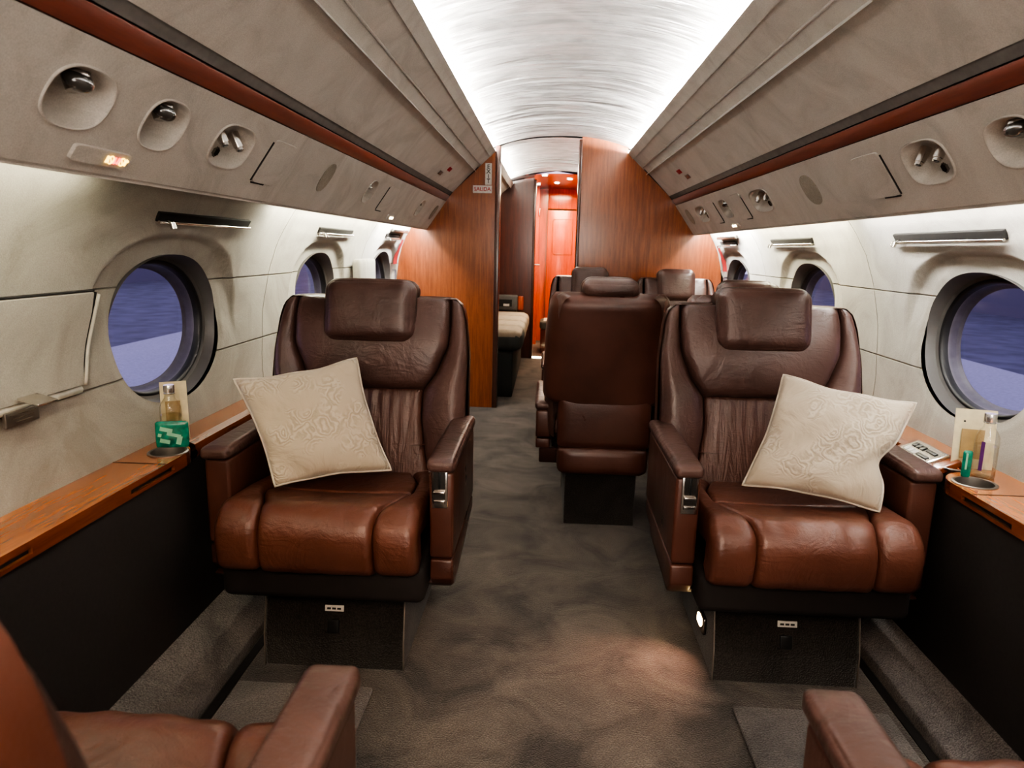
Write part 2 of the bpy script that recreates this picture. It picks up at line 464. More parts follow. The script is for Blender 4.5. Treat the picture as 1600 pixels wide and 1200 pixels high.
M['lens_off'] = simple('unlit_lamp_head', (.05, .047, .043), .12, coat=1.0)
M['silver_line'] = simple('pale_etched_line', (.45, .36, .28), .4)

# ------------------------------------------------------------------ camera (solved from the photograph's vanishing lines)
f_px, PITCH, YAW, ROLL = 1100.0, .190, .048, .022
O = V((-.060, 0, 1.107))
fw = V((-math.sin(YAW) * math.cos(PITCH), math.cos(YAW) * math.cos(PITCH), -math.sin(PITCH)))
rt = V((math.cos(YAW), math.sin(YAW), 0)); up = rt.cross(fw)
r_ = rt * math.cos(ROLL) + up * math.sin(ROLL); u_ = -rt * math.sin(ROLL) + up * math.cos(ROLL)
cd = bpy.data.cameras.new('camera'); cam = bpy.data.objects.new('camera', cd); col.objects.link(cam)
cam.matrix_world = Matrix(((r_.x, u_.x, -fw.x, O.x), (r_.y, u_.y, -fw.y, O.y), (r_.z, u_.z, -fw.z, O.z), (0, 0, 0, 1)))
cd.sensor_width = 36; cd.lens = f_px / 1600 * 36; cd.clip_start = .02; cd.clip_end = 300
cd.dof.use_dof = True; cd.dof.focus_distance = 2.3; cd.dof.aperture_fstop = 6.0
bpy.context.scene.camera = cam

YN, YF, YE = -1.6, 4.85, 7.2     # cabin rear, partition, forward end of the lounge
# ------------------------------------------------------------------ floor
def plane_grid(name, x0, x1, y0, y1, z, mat, n=2):
    vs = [(x0, y0, z), (x1, y0, z), (x1, y1, z), (x0, y1, z)]
    return mesh(name, vs, [(0, 1, 2, 3)], mat, None, False)
fl = prism('floor', [(-1.02, -.04), (1.02, -.04), (1.02, 0), (-1.02, 0)], YN, 9.0, 'y', M['carpet'])
tag(fl, 'dark grey brown cabin carpet', kind='structure')

# ------------------------------------------------------------------ sidewalls with window openings
WALL = [(.50, 1.078), (.585, 1.085), (.70, 1.100), (.87, 1.106), (1.0, 1.092), (1.10, 1.068), (1.165, 1.040), (1.22, 1.008), (1.28, .965)]
def wallx(z): return interp(WALL, z)
WZ, WRY, WRZ = .868, .278, .203
def superpt(a, ry, rz, e):
    c, s = math.cos(a), math.sin(a)
    return (ry * math.copysign(abs(c) ** (2 / e), c), rz * math.copysign(abs(s) ** (2 / e), s))
def plate(name, y0, y1, s0, s1, holes, mp, mat, parent=None, nr=14, na=96, thick=None, smooth_ang=40):
    """rectangular sheet (y,s) with rounded holes; mp(y,s,hole,dist)->point"""
    vs, fs = [], []
    hs = sorted(holes, key=lambda h: h[0])
    cuts = [y0] + [(a[0] + a[2] + b[0] - b[2]) / 2 for a, b in zip(hs, hs[1:])] + [y1]
    for k, h in enumerate(hs):
        c0, c1 = cuts[k], cuts[k + 1]; yc, sc, ry, rs, ex = h
        off = len(vs)
        corner = [math.atan2(sy - sc, yy - yc) % (2 * PI) for yy in (c0, c1) for sy in (s0, s1)]
        angs = sorted([2 * PI * i / na for i in range(na)] + corner)
        for a in angs:
            ca, sa = math.cos(a), math.sin(a)
            # boundary hit
            ts = []
            if abs(ca) > 1e-9: ts.append(((c1 if ca > 0 else c0) - yc) / ca)
            if abs(sa) > 1e-9: ts.append(((s1 if sa > 0 else s0) - sc) / sa)
            tb = min(ts)
            th = (abs(ca / ry) ** ex + abs(sa / rs) ** ex) ** (-1 / ex)
            for j in range(nr):
                t = (j / (nr - 1)) ** 1.35
                rr = th + (tb - th) * t
                vs.append(mp(yc + ca * rr, sc + sa * rr, h, (rr - th)))
        fs += grid_faces(len(angs), nr, off, True)
    return mesh(name, vs, fs, mat, parent, True, smooth_ang)

def sm(t): t = max(0, min(1, t)); return t * t * (3 - 2 * t)
WINY = [-.60, .66, 1.915, 3.185, 4.43]
for side, sn in ((-1, 'left'), (1, 'right')):
    off = 0 if side < 0 else .055
    wys = [y + (off if y > 0 else 0) for y in WINY]
    def mp(y, s, h, d):
        x = wallx(s)
        e = (abs((y - h[0]) / .385) ** 2.6 + abs((s - h[1] + .01) / .268) ** 2.6)
        rec = .024 * (1 - sm((e - .90) / .10)) * sm((s - .80) / .24) + .004 * (1 - sm((d - .0) / .03))       # shallow recess around each window
        return V((side * (x + rec), y, s))
    wl = plate('wall_' + sn, YN, YF, .50, 1.28, [(y, WZ, WRY, WRZ, 2.15) for y in wys], mp, M['suede_wall'], nr=40, na=120, smooth_ang=60)
    tag(wl, 'pale suede covered ' + sn + ' cabin sidewall with oval windows', kind='structure')
    # windows
    for k, y in enumerate(wys):
        if y < 0: continue
        w = empty('window_%d' % (k + (0 if side < 0 else 4)), (side * 1.106, y, WZ), 0, 'oval cabin window on the %s wall, number %d from the camera end' % (sn, k), None, None, 'structure')
        na = 72
        def ring(prof, ex=2.15):
            vs = []
            for i in range(na):
                a = 2 * PI * i / na
                for (ry, rz, xo) in prof:
                    p = superpt(a, ry, rz, ex)
                    xx = (wallx(WZ + p[1]) + .016 if xo is None else xo) - 1.106
                    vs.append((side * xx, p[0], p[1]))
            return vs
        pr = [(WRY, WRZ, None), (WRY - .003, WRZ - .003, 1.128), (WRY - .008, WRZ - .007, 1.148), (WRY - .020, WRZ - .018, 1.153)]
        mesh('window_reveal', ring(pr), grid_faces(na, len(pr), 0, True), M['reveal'], w, True, 50)
        pr = [(WRY - .018, WRZ - .016, 1.152), (WRY - .025, WRZ - .022, 1.148), (WRY - .031, WRZ - .028, 1.156), (WRY - .032, WRZ - .029, 1.172)]
        mesh('window_seal', ring(pr), grid_faces(na, len(pr), 0, True), M['seal'], w)
        pr = [(WRY - .032, WRZ - .029, 1.172), (WRY - .034, WRZ - .031, 1.196), (WRY - .044, WRZ - .040, 1.203)]
        mesh('window_outer_frame', ring(pr), grid_faces(na, len(pr), 0, True), M['frame_outer'], w, True, 50)
        vs = [(side * (1.176 - 1.106), *superpt(2 * PI * i / na, WRY - .030, WRZ - .027, 2.15)) for i in range(na)]
        mesh('window_pane', vs, [tuple(range(na))], M['glass'], w, False)
    # fuselage skin outside the windows so no light leaks between bays
    sk = plate('wall_outer_' + sn, YN, 9.0, -.3, 1.6, [(y, WZ, WRY - .038, WRZ - .034, 2.15) for y in wys], lambda y, s, h, d: V((side * 1.204, y, s)), M['reveal'], nr=4, na=60)
    tag(sk, 'outer skin panel behind the ' + sn + ' sidewall', kind='structure')

# raised flat door panel on left wall (nearest the camera), with piping
def wall_panel(name, side, y0, y1, z0, z1, th, mat, label, cat, sl=0.0):
    vs = []; ny, nz = 12, 10
    for i in range(ny):
        for j in range(nz):
            z = z0 + (z1 - z0) * j / (nz - 1)
            y = y0 + (y1 - y0) * i / (ny - 1) + (sl * (z - z0) if i == ny - 1 else 0)
            e = 0 if (i in (0, ny - 1) or j in (0, nz - 1)) else 1
            vs.append((side * (wallx(z) - (th if e else -.004)), y, z))
    # push the border in to the edge
    for i in range(ny):
        for j in range(nz):
            k = i * nz + j
            if i == 1: vs[k] = (vs[k][0], y0 + .003, vs[k][2])
            if i == ny - 2: vs[k] = (vs[k][0], y1 - .003 + sl * (vs[k][2] - z0), vs[k][2])
            if j == 1: vs[k] = (side * (wallx(z0 + .003) - (th if 0 < i < ny - 1 else -.004)), vs[k][1], z0 + .003)
            if j == nz - 2: vs[k] = (side * (wallx(z1 - .003) - (th if 0 < i < ny - 1 else -.004)), vs[k][1], z1 - .003)
    o = mesh(name, vs, grid_faces(ny, nz), mat, None, True, 50)
    return tag(o, label, cat)
tube_ = None
wp = wall_panel('removable_wall_panel', -1, .95, 1.490, .785, .992, .014, M['suede_plain'], 'flat pale suede access panel on left wall beside the nearest window', 'wall panel', .30)
tube('piping', [(-(wallx(.778) - .004), y, .778) for y in (.95, 1.2, 1.49)] , .010, M['white_piping'], wp)
tube('panel_gap', [(-(wallx(.79 + .2 * k / 8) - .009), 1.494 + .30 * .2 * k / 8, .79 + .2 * k / 8) for k in range(9)] , .0035, M['dark_slot'], wp)
tube('panel_gap', [(-(wallx(.994) - .006), y, .994) for y in (.95, 1.2, 1.552)], .003, M['dark_slot'], wp)
tube('edge_piping', [(-(wallx(.785 + .2 * k / 8) - .006), 1.505 + .30 * .2 * k / 8, .785 + .2 * k / 8) for k in range(9)] , .007, M['white_piping'], wp)
hd = empty('panel_latch', (-1.10, 1.30, .775), 0, 'chrome pull latch with small etched plate on left wall panel edge', 'latch')
box('latch_blade', (.038, .012, .018), (.045, .055, .006), M['chrome'], hd, Matrix.Rotation(.25, 3, 'Y'), .002)
box('latch_plate', (.010, 0, -.014), (.008, .09, .03), M['grey_metal'], hd, None, .002)
for k in range(3): box('etched_line', (.0146, .0, -.006 - .007 * k), (.0006, .07 - .012 * k, .0014), M['chrome_dark'], hd)

# projecting beige panel between windows 2 and 3 on the left
box_l = empty('sidewall_cabinet_panel', (-1.07, 3.82, .90), 0, 'cream padded panel projecting from left wall behind the left seat', 'wall panel')
cushion('padded_face', (.012, 0, .01), (.04, .36, .25), .012, M['suede_plain'], box_l, .003, 8, crown_axis=0)
box('dark_underside', (.012, .0, -.122), (.035, .34, .012), M['under'], box_l)

# window shade slots with chrome pull bars
def shade(side, y0, y1, label):
    yc = (y0 + y1) / 2; L = y1 - y0
    z = 1.163
    e = empty('window_shade_handle', (side * (wallx(z) - .002), yc, z), 0, label, 'shade handle', 'shade pulls above the windows')
    R = Matrix.Rotation(side * -.55, 3, 'Y')
    box('slot', (-side * .002, 0, .004), (.010, L, .026), M['dark_slot'], e, R, .002)
    kn = -L / 2 + .035 if side < 0 else L / 2 - .035
    bm = bmesh.new()
    add_cyl(bm, (-side * .006, -L / 2, -.010), (-side * .006, L / 2, -.010), .0038, 12)
    bmobj('pull_bar', bm, M['chrome'], e)
    bm = bmesh.new()
    add_cyl(bm, (-side * .003, kn, -.006), (-side * .022, kn, -.016), .006, 12)
    add_cyl(bm, (-side * .020, kn, -.010), (-side * .024, kn, -.026), .0075, 12)
    bmobj('release_knob', bm, M['chrome'], e)
    return e
shade(-1, 1.75, 2.29, 'chrome shade pull bar over the nearest left window')
shade(-1, 3.00, 3.51, 'chrome shade pull bar over the second left window')
shade(-1, 4.25, 4.62, 'short chrome shade pull over farthest left window, red tag beside it')
shade(1, 1.79, 2.345, 'long chrome shade pull bar over the nearest right window')
shade(1, 3.06, 3.61, 'chrome shade pull bar over the second right window')
shade(1, 4.27, 4.66, 'short chrome shade pull over farthest right window, red tag beside it')
for s, yy, lb in ((-1, 4.62, 'dark metal bracket above farthest left shade pull'), (1, 4.50, 'dark metal bracket above farthest right shade pull')):
    tag(box('exit_handle_cover', (s * (wallx(1.2) - .012), yy - .1, 1.2), (.02, .44, .02), M['chrome_dark'], None, None, .003), lb, 'bracket')
for s, yy, lb in ((-1, 4.73, 'red fabric tag hanging at emergency exit window on the left wall'), (1, 4.72, 'red fabric tag hanging at emergency exit window on the right wall')):
    vs = []
    for j in range(8):
        z = 1.15 - .16 * j / 7
        w = .035 if j < 4 else .055
        for k in (-1, 1): vs.append((s * (wallx(z) - .012 - .004 * math.sin(j)), yy - .02 * j / 7 * 2 + k * w, z))
    t = mesh('exit_tag', vs, [(2 * j, 2 * j + 1, 2 * j + 3, 2 * j + 2) for j in range(7)], M['red_tag'])
    tag(t, lb, 'tag')
    bm = bmesh.new(); x = s * (wallx(.9) - .02)
    add_cyl(bm, (x, yy - .01, .84), (x, yy - .01, .95), .006, 10); add_cyl(bm, (x, yy - .01, .95), (x + s * .02, yy - .01, .95), .006, 10); add_cyl(bm, (x, yy - .01, .84), (x + s * .02, yy - .01, .84), .006, 10)
    tag(bmobj('exit_grab_handle', bm, M['chrome']), 'chrome grab handle below red tag on the %s wall' % ('left' if s < 0 else 'right'), 'handle')

# ------------------------------------------------------------------ service panel (slanted) , wood strip, overhead bins, ceiling
A = (.761, 1.413); B = (.893, 1.226); LS = math.hypot(B[0] - A[0], B[1] - A[1])
du = ((B[0] - A[0]) / LS, (B[1] - A[1]) / LS)
def psu(side, y, s, n=0.0):
    """point on the slanted panel; n = towards the cabin"""
    return V((side * (A[0] + du[0] * s + du[1] * n), y, A[1] + du[1] * s - du[0] * n))
SL = LS
def psu_rot(side):   # columns: local x = along y, local y = up the slope, local z = into cabin
    ex = V((0, 1, 0)) * (-side)
    ey = V((-side * du[0], 0, -du[1])); ez = V((side * du[1], 0, -du[0]))
    if ex.cross(ey).dot(ez) < 0: ex = -ex
    return Matrix((ex, ey, ez)).transposed()
L_h = [(-.9, .104, .07, .05, 2.3), (.35, .104, .07, .05, 2.3), (1.158, .103, .077, .053, 2.6), (1.412, .103, .070, .053, 2.6), (1.712, .103, .094, .055, 3.0), (3.02, .103, .062, .053, 2.6), (4.18, .103, .062, .053, 2.6)]
R_h = [(-.9, .104, .07, .05, 2.3), (.35, .104, .07, .05, 2.3), (1.455, .105, .078, .053, 2.6), (1.775, .105, .096, .056, 3.0), (3.10, .105, .13, .052, 3.2), (3.70, .105, .082, .052, 3.2), (4.255, .105, .13, .052, 3.2)]
LBL = {(-1, 1.158): ('large round dish reading light nearest the camera on left panel', 'reading light'), (-1, 1.412): ('second dish reading light along left overhead panel', 'reading light'),
       (-1, 1.712): ('twin chrome air nozzles in rounded recess on left overhead panel', 'air vent'), (-1, 3.02): ('narrow recessed reading light beyond the left speaker oval', 'reading light'),
       (-1, 4.18): ('narrow recessed reading light nearest the partition on left panel', 'reading light'),
       (1, 1.455): ('dish reading light cut by the right picture edge', 'reading light'), (1, 1.775): ('twin chrome air nozzles in large rounded recess on right overhead panel', 'air vent'),
       (1, 3.10): ('twin chrome air nozzles in recess just beyond right speaker oval', 'air vent'), (1, 3.70): ('small recessed reading light between two right mask doors', 'reading light'),
       (1, 4.255): ('small twin nozzle recess nearest the partition on right panel', 'air vent')}
for side, sn, hs in ((-1, 'left', L_h), (1, 'right', R_h)):
    p = plate('trim_%d' % (1 if side < 0 else 2), YN, YF, .004, SL, hs, lambda y, s, h, d: psu(side, y, s), M['suede_panel'], nr=8, na=72, smooth_ang=40)
    tag(p, 'slanted suede service panel running along the ' + sn + ' side', kind='structure')
    # rolled lower lip turning back to the wall
    prof = []
    for k in range(7):
        a = k / 6 * 2.2
        prof.append((B[0] + .012 * math.sin(a) * .6, B[1] - .012 * (1 - math.cos(a)) * .4))
    prof += [(.915, 1.232), (.93, 1.262)]
    vs = [(side * x, y, z) for (x, z) in prof for y in (YN, 1.0, 3.0, YF)]
    o = mesh('trim_%d' % (3 if side < 0 else 4), vs, grid_faces(len(prof), 4), M['suede_panel']); tag(o, 'rolled lower lip of the %s service panel' % sn, kind='structure')
    for h in hs:
        if h[0] < .5: continue
        lab, cat = LBL[(side, h[0])]
        vent = cat == 'air vent'
        e = empty('air_vent' if vent else 'reading_light', psu(side, h[0], h[1]), 0, lab, cat, None)
        e.rotation_euler = psu_rot(side).to_euler()
        ry, rs, ex = h[2], h[3], h[4]
        na = 48
        def dring(prof, n0=na):
            vs = []
            for i in range(n0):
                a = 2 * PI * i / n0
                for (sc, dp) in prof:
                    q = superpt(a, ry * sc, rs * sc, ex)
                    sk = -(dp < 0) * dp * .5          # bowl leans up the slope
                    vs.append((q[0], q[1] + sk * 0.5, dp))
            return vs
        pr = [(1.05, -.001), (1.045, .003), (1.0, .0035), (.975, 0), (.96, -.006)]
        mesh('rim', dring(pr), grid_faces(na, len(pr), 0, True), M['suede_dish'], e)
        pr = [(.97, -.002), (.93, -.012), (.84, -.026), (.66, -.036), (.4, -.042), (.05, -.044)]
        vs = dring(pr); vs.append((0, .01, -.044))
        fs = grid_faces(na, len(pr), 0, True) + [((i * 6 + 5), ((i + 1) % na) * 6 + 5, len(vs) - 1) for i in range(na)]
        mesh('dish', vs, fs, M['suede_dish'], e)
        if vent:
            for sx in (-1, 1):
                bm = bmesh.new()
                add_cyl(bm, (sx * ry * .42, rs * .42, -.034), (sx * ry * .42 + .002, rs * .05, -.004), .0135, 20, .0115)
                add_cyl(bm, (sx * ry * .42 + .002, rs * .05, -.004), (sx * ry * .42 + .002, -rs * .02, .002), .0095, 20)
                nz = bmobj('air_nozzle', bm, M['chrome'], e)
                cyl('nozzle_opening', (sx * ry * .42 + .002, -rs * .02, .002), (sx * ry * .42 + .002, -rs * .035, .0032), .0065, M['black'], nz)
            bm = bmesh.new(); sg = side * -1
            for q in range(5):
                add_box(bm, (-sg * ry * .35 + (q - 2) * .0045, -rs * .48, -.012), (.0018, .026 - abs(q - 2) * .006, .006))
            lv = bmobj('louver', bm, M['chrome_dark'], e)
        else:
            small = ry < .065
            rr = .024 if not small else .013
            n = 20
            bm = bmesh.new()
            bmesh.ops.create_uvsphere(bm, u_segments=24, v_segments=14, radius=rr)
            bmesh.ops.scale(bm, vec=(1.1, .75, 1.0), verts=bm.verts)
            bmesh.ops.translate(bm, vec=(0, rs * .42, -.016), verts=bm.verts)
            bmobj('lamp_head', bm, M['lens_off'], e)
            bm = bmesh.new()
            add_cyl(bm, (0, rs * .42 + .006, -.024), (0, rs * .42 - .012, -.006), rr * .92, 24, rr * .8)
            bmobj('lamp_collar', bm, M['chrome_dark'], e)

def plaque(name, side, y0, y1, s0, s1, h, mat, label, cat, ex=6.0, group=None):
    yc, sc, ry, rs = (y0 + y1) / 2, (s0 + s1) / 2, (y1 - y0) / 2, (s1 - s0) / 2
    e_ = psu_rot(side)
    vs = []; na = 48
    for i in range(na):
        a = 2 * PI * i / na
        for k, hh in ((1, -.001), (1, h * .6), (.985, h)):
            q = superpt(a, ry * k, rs * k, ex); vs.append((q[0], q[1], hh))
    fs = grid_faces(na, 3, 0, True) + [tuple(i * 3 + 2 for i in range(na))]
    o = mesh(name, vs, fs, mat, None, True, 30)
    o.location = psu(side, yc, sc); o.rotation_euler = e_.to_euler()
    return tag(o, label, cat, group)
def door_(side, y0, y1, label):
    o = plaque('oxygen_mask_door', side, y0, y1, .044, .176, .0035, M['suede_panel'], label, 'panel door', 9)
    # dark shadow gap on the near and lower edges
    e = o
    w, hh = (y1 - y0), .132
    near = 1 if True else -1
    sx = psu_rot(side).col[0].y     # local x direction in world y
    bm = bmesh.new()
    add_box(bm, (-sx * w / 2 - sx * .0025, -.004, .0015), (.004, hh * .9, .003))
    add_box(bm, (-sx * w * .22, -hh / 2 - .002, .0015), (w * .5, .004, .003))
    bmobj('shadow_gap', bm, M['dark_slot'], o)
door_(-1, 1.905, 2.07, 'rectangular mask door on left overhead panel after the air nozzles')
door_(-1, 3.275, 3.475, 'small rectangular mask door farther along the left overhead panel')
door_(1, 1.965, 2.14, 'rectangular mask door on right overhead panel beside large air nozzles')
door_(1, 3.345, 3.52, 'small mask door on right panel just past the second twin nozzles')
door_(1, 3.875, 4.06, 'small mask door on right panel nearest the partition')
plaque('speaker_grille', -1, 2.385, 2.478, .048, .158, .002, M['grille'], 'beige oval speaker grille on left overhead panel', 'speaker', 2.3)
plaque('speaker_grille', -1, 4.63, 4.735, .05, .158, .002, M['grille'], 'small beige oval speaker grille at far end of left panel', 'speaker', 2.3)
plaque('speaker_grille', 1, 2.465, 2.595, .050, .165, .002, M['grille'], 'beige oval speaker grille on right overhead panel', 'speaker', 2.3)
plaque('speaker_grille', 1, 4.56, 4.68, .05, .158, .002, M['grille'], 'small faint oval speaker at far end of right panel', 'speaker', 2.3)
def lit_sign(side, y0, y1, s0, s1, label, big):
    o = plaque('lit_cabin_sign', side, y0, y1, s0, s1, .006, M['suede_dish'], label, 'lit sign', 9)
    w, hh = y1 - y0, s1 - s0
    sx = psu_rot(side).col[0].y
    if big:
        for k, (t, m) in enumerate((('a', 'em_yellow'), ('b', 'em_yellow'), ('c', 'em_red'), ('d', 'em_red'), ('e', 'em_yellow'), ('f', 'em_yellow'))):
            bm = bmesh.new()
            x = sx * (w * (.06 + .068 * k)); r = hh * .24
            if k in (1, 4):
                for q in range(14):
                    a = 2 * PI * q / 14; a2 = 2 * PI * (q + 1) / 14
                    add_cyl(bm, (x + r * math.cos(a), r * math.sin(a), .0075), (x + r * math.cos(a2), r * math.sin(a2), .0075), .0011, 6)
                add_cyl(bm, (x - r * .6, r * .6, .0075), (x + r * .6, -r * .6, .0075), .0011, 6)
            else:
                add_box(bm, (x, 0, .0075), (w * .022, hh * .42, .002)); add_box(bm, (x + sx * w * .02, hh * .1 * (1 if k % 2 else -1), .0075), (w * .03, hh * .12, .002))
            bmobj('lit_icon', bm, M[m], o)
    else:
        for k in (-1, 1):
            bm = bmesh.new(); add_box(bm, (sx * w * (.08 + .14 * k), 0, .0075), (w * .16, hh * .45, .002), None, .0008)
            bmobj('lit_icon', bm, M['em_warm'], o)
lit_sign(-1, 1.20, 1.365, .178, .210, 'oblong sign with glowing yellow and red icons on left panel', True)
lit_sign(-1, 3.56, 3.71, .186, .212, 'small sign with two glowing warm icons, left panel near partition', False)
lit_sign(1, 3.62, 3.77, .190, .214, 'small sign with two glowing warm icons, right panel near partition', False)

def extrude(name, prof, y0, y1, mat, parent=None, ang=30, n=2):
    vs = [(x, y0 + (y1 - y0) * k / (n - 1), z) for (x, z) in prof for k in range(n)]
    return mesh(name, vs, grid_faces(len(prof), n), mat, parent, True, ang)
BIN = [(.412, 1.700), (.420, 1.728), (.433, 1.738), (.446, 1.736), (.520, 1.668), (.536, 1.650)]
BIN2 = [(.5385, 1.6465), (.62, 1.570), (.68, 1.512), (.712, 1.478), (.720, 1.469)]
for side, sn, t0 in ((-1, 'left', 5), (1, 'right', 9)):
    for y0, y1, first in ((YN, YF, True),):
        def S(pr): return [(side * x, z) for x, z in pr]
        o = extrude('trim_%d' % t0, S([(.470, 1.700), (.446, 1.727), (.4345, 1.7375), (.4340, 1.7365), (.4365, 1.7335), (.47, 1.7055), (.505, 1.6765), (.5345, 1.6525), (.536, 1.660)]), y0, y1, M['suede_panel'])
        tag(o, 'upper suede cove lip of the %s overhead panel' % sn, kind='structure')
        o = extrude('trim_%d' % (t0 + 1), S([(.540, 1.657), (.5405, 1.6465), (.62, 1.570), (.68, 1.510), (.712, 1.477), (.719, 1.469), (.722, 1.474)]), y0, y1, M['suede_panel'])
        tag(o, 'wide lower suede %s overhead panel' % sn, kind='structure')
        o = extrude('trim_%d' % (t0 + 2), S([(.530, 1.662), (.5375, 1.6555), (.545, 1.650)]), y0, y1, M['groove'])
        tag(o, 'dark seam groove in %s overhead panel' % sn, kind='structure')
        tb = tube('trim_%d' % (t0 + 3), [(side * .5375, y0, 1.6495), (side * .5375, y1, 1.6495)], .0042, M['suede_dish'])
        tag(tb, 'corded seam on the %s overhead panel' % sn, kind='structure')
        o = extrude('wood_strip', S([(.7435, 1.450), (.7405, 1.4465), (.741, 1.443), (.7595, 1.4165), (.764, 1.4125), (.770, 1.414)]), y0, y1, M['strip'])
        tag(o, 'long red-brown wood strip along the %s side above the reading lights' % sn, 'wood strip')
        o = extrude('groove_channel', S([(.718, 1.474), (.7235, 1.468), (.7395, 1.4505), (.7415, 1.4530)]), y0, y1, M['groove'])
        tag(o, 'dark grey recessed channel above the %s wood strip' % sn, 'channel')
# little placards on the bins near the partition
def bin_pt(side, y, z): 
    t = (1.6465 - z) / (1.6465 - 1.478); x = .5405 + t * (.712 - .5405); return V((side * x, y, z))
for side, items in ((-1, ((4.15, 1.545, 'red_tag', 'tiny dark red plate on left overhead panel near partition'), (4.02, 1.512, 'chrome_dark', 'tiny grey plate under the red one on left overhead panel'))),
                    (1, ((4.08, 1.545, 'red_tag', 'tiny dark red plate on right overhead panel near partition'), (4.0, 1.512, 'chrome_dark', 'tiny grey plate beside red one on right overhead panel')))):
    for y, z, m, lb in items:
        d = V((side * .73, 0, -.70)).normalized()
        rot = Matrix(((0, d.x, -side * .70), (1, 0, 0), (0, d.z, -.73))) 
        tag(box('placard', bin_pt(side, y, z) + V((-side * .002, 0, -.002)), (.09, .026, .003), M[m], None, rot, .001), lb, 'placard')

def ceil_prof(w, zc, drop, n=40):
    pr = []
    for i in range(n + 1):
        x = -w + 2 * w * i / n
        t = abs(x) / w
        z = zc - drop * (t ** 2.3)
        pr.append((x, z))
    return pr
CP = ceil_prof(.60, 1.842, .150)
ny = 160
def ceil_mesh(name, prof, y0, y1, ny, amp, mat):
    vs = []
    rnd = random.Random(3)
    waves = [(rnd.uniform(35, 115), rnd.uniform(0, 6), rnd.uniform(.3, 1), rnd.uniform(-1.5, 1.5)) for _ in range(7)]
    for (x, z) in prof:
        for k in range(ny):
            y = y0 + (y1 - y0) * k / (ny - 1)
            d = sum(a * math.sin(f * (y + .05 * x * s) + p + 2 * math.sin(3 * y + s)) for f, p, a, s in waves) * amp
            w = .55 + .45 * math.sin(y * 2.1 + x * 2)
            vs.append((x, y, z + d * w))
    return mesh(name, vs, grid_faces(len(prof), ny), mat)
c = ceil_mesh('ceiling', CP, YN, YF + .02, 900, .0030, M['ceiling']); tag(c, 'arched silvery ceiling with fine cross ripples', kind='structure')
# roof box above so that nothing leaks
for sx in (-1, 1):
    o = extrude('trim_%d' % (13 if sx < 0 else 14), [(sx * .60, 1.70), (sx * .60, 1.66), (sx * .56, 1.60)], YN, YF, M['white']); tag(o, 'hidden back of the cove light trough', kind='structure')

o = extrude('ceiling_leak_shield', [(-1.24, .4), (-1.24, 1.35), (-1.0, 1.72), (-.6, 1.96), (0, 2.05), (.6, 1.96), (1.0, 1.72), (1.24, 1.35), (1.24, .4)][1:-1], YN - .02, 9.0, M['under']); tag(o, 'unseen outer shell added above the ceiling to stop light leaks', kind='structure')  # unseen shell added to keep sky light from leaking through panel gaps
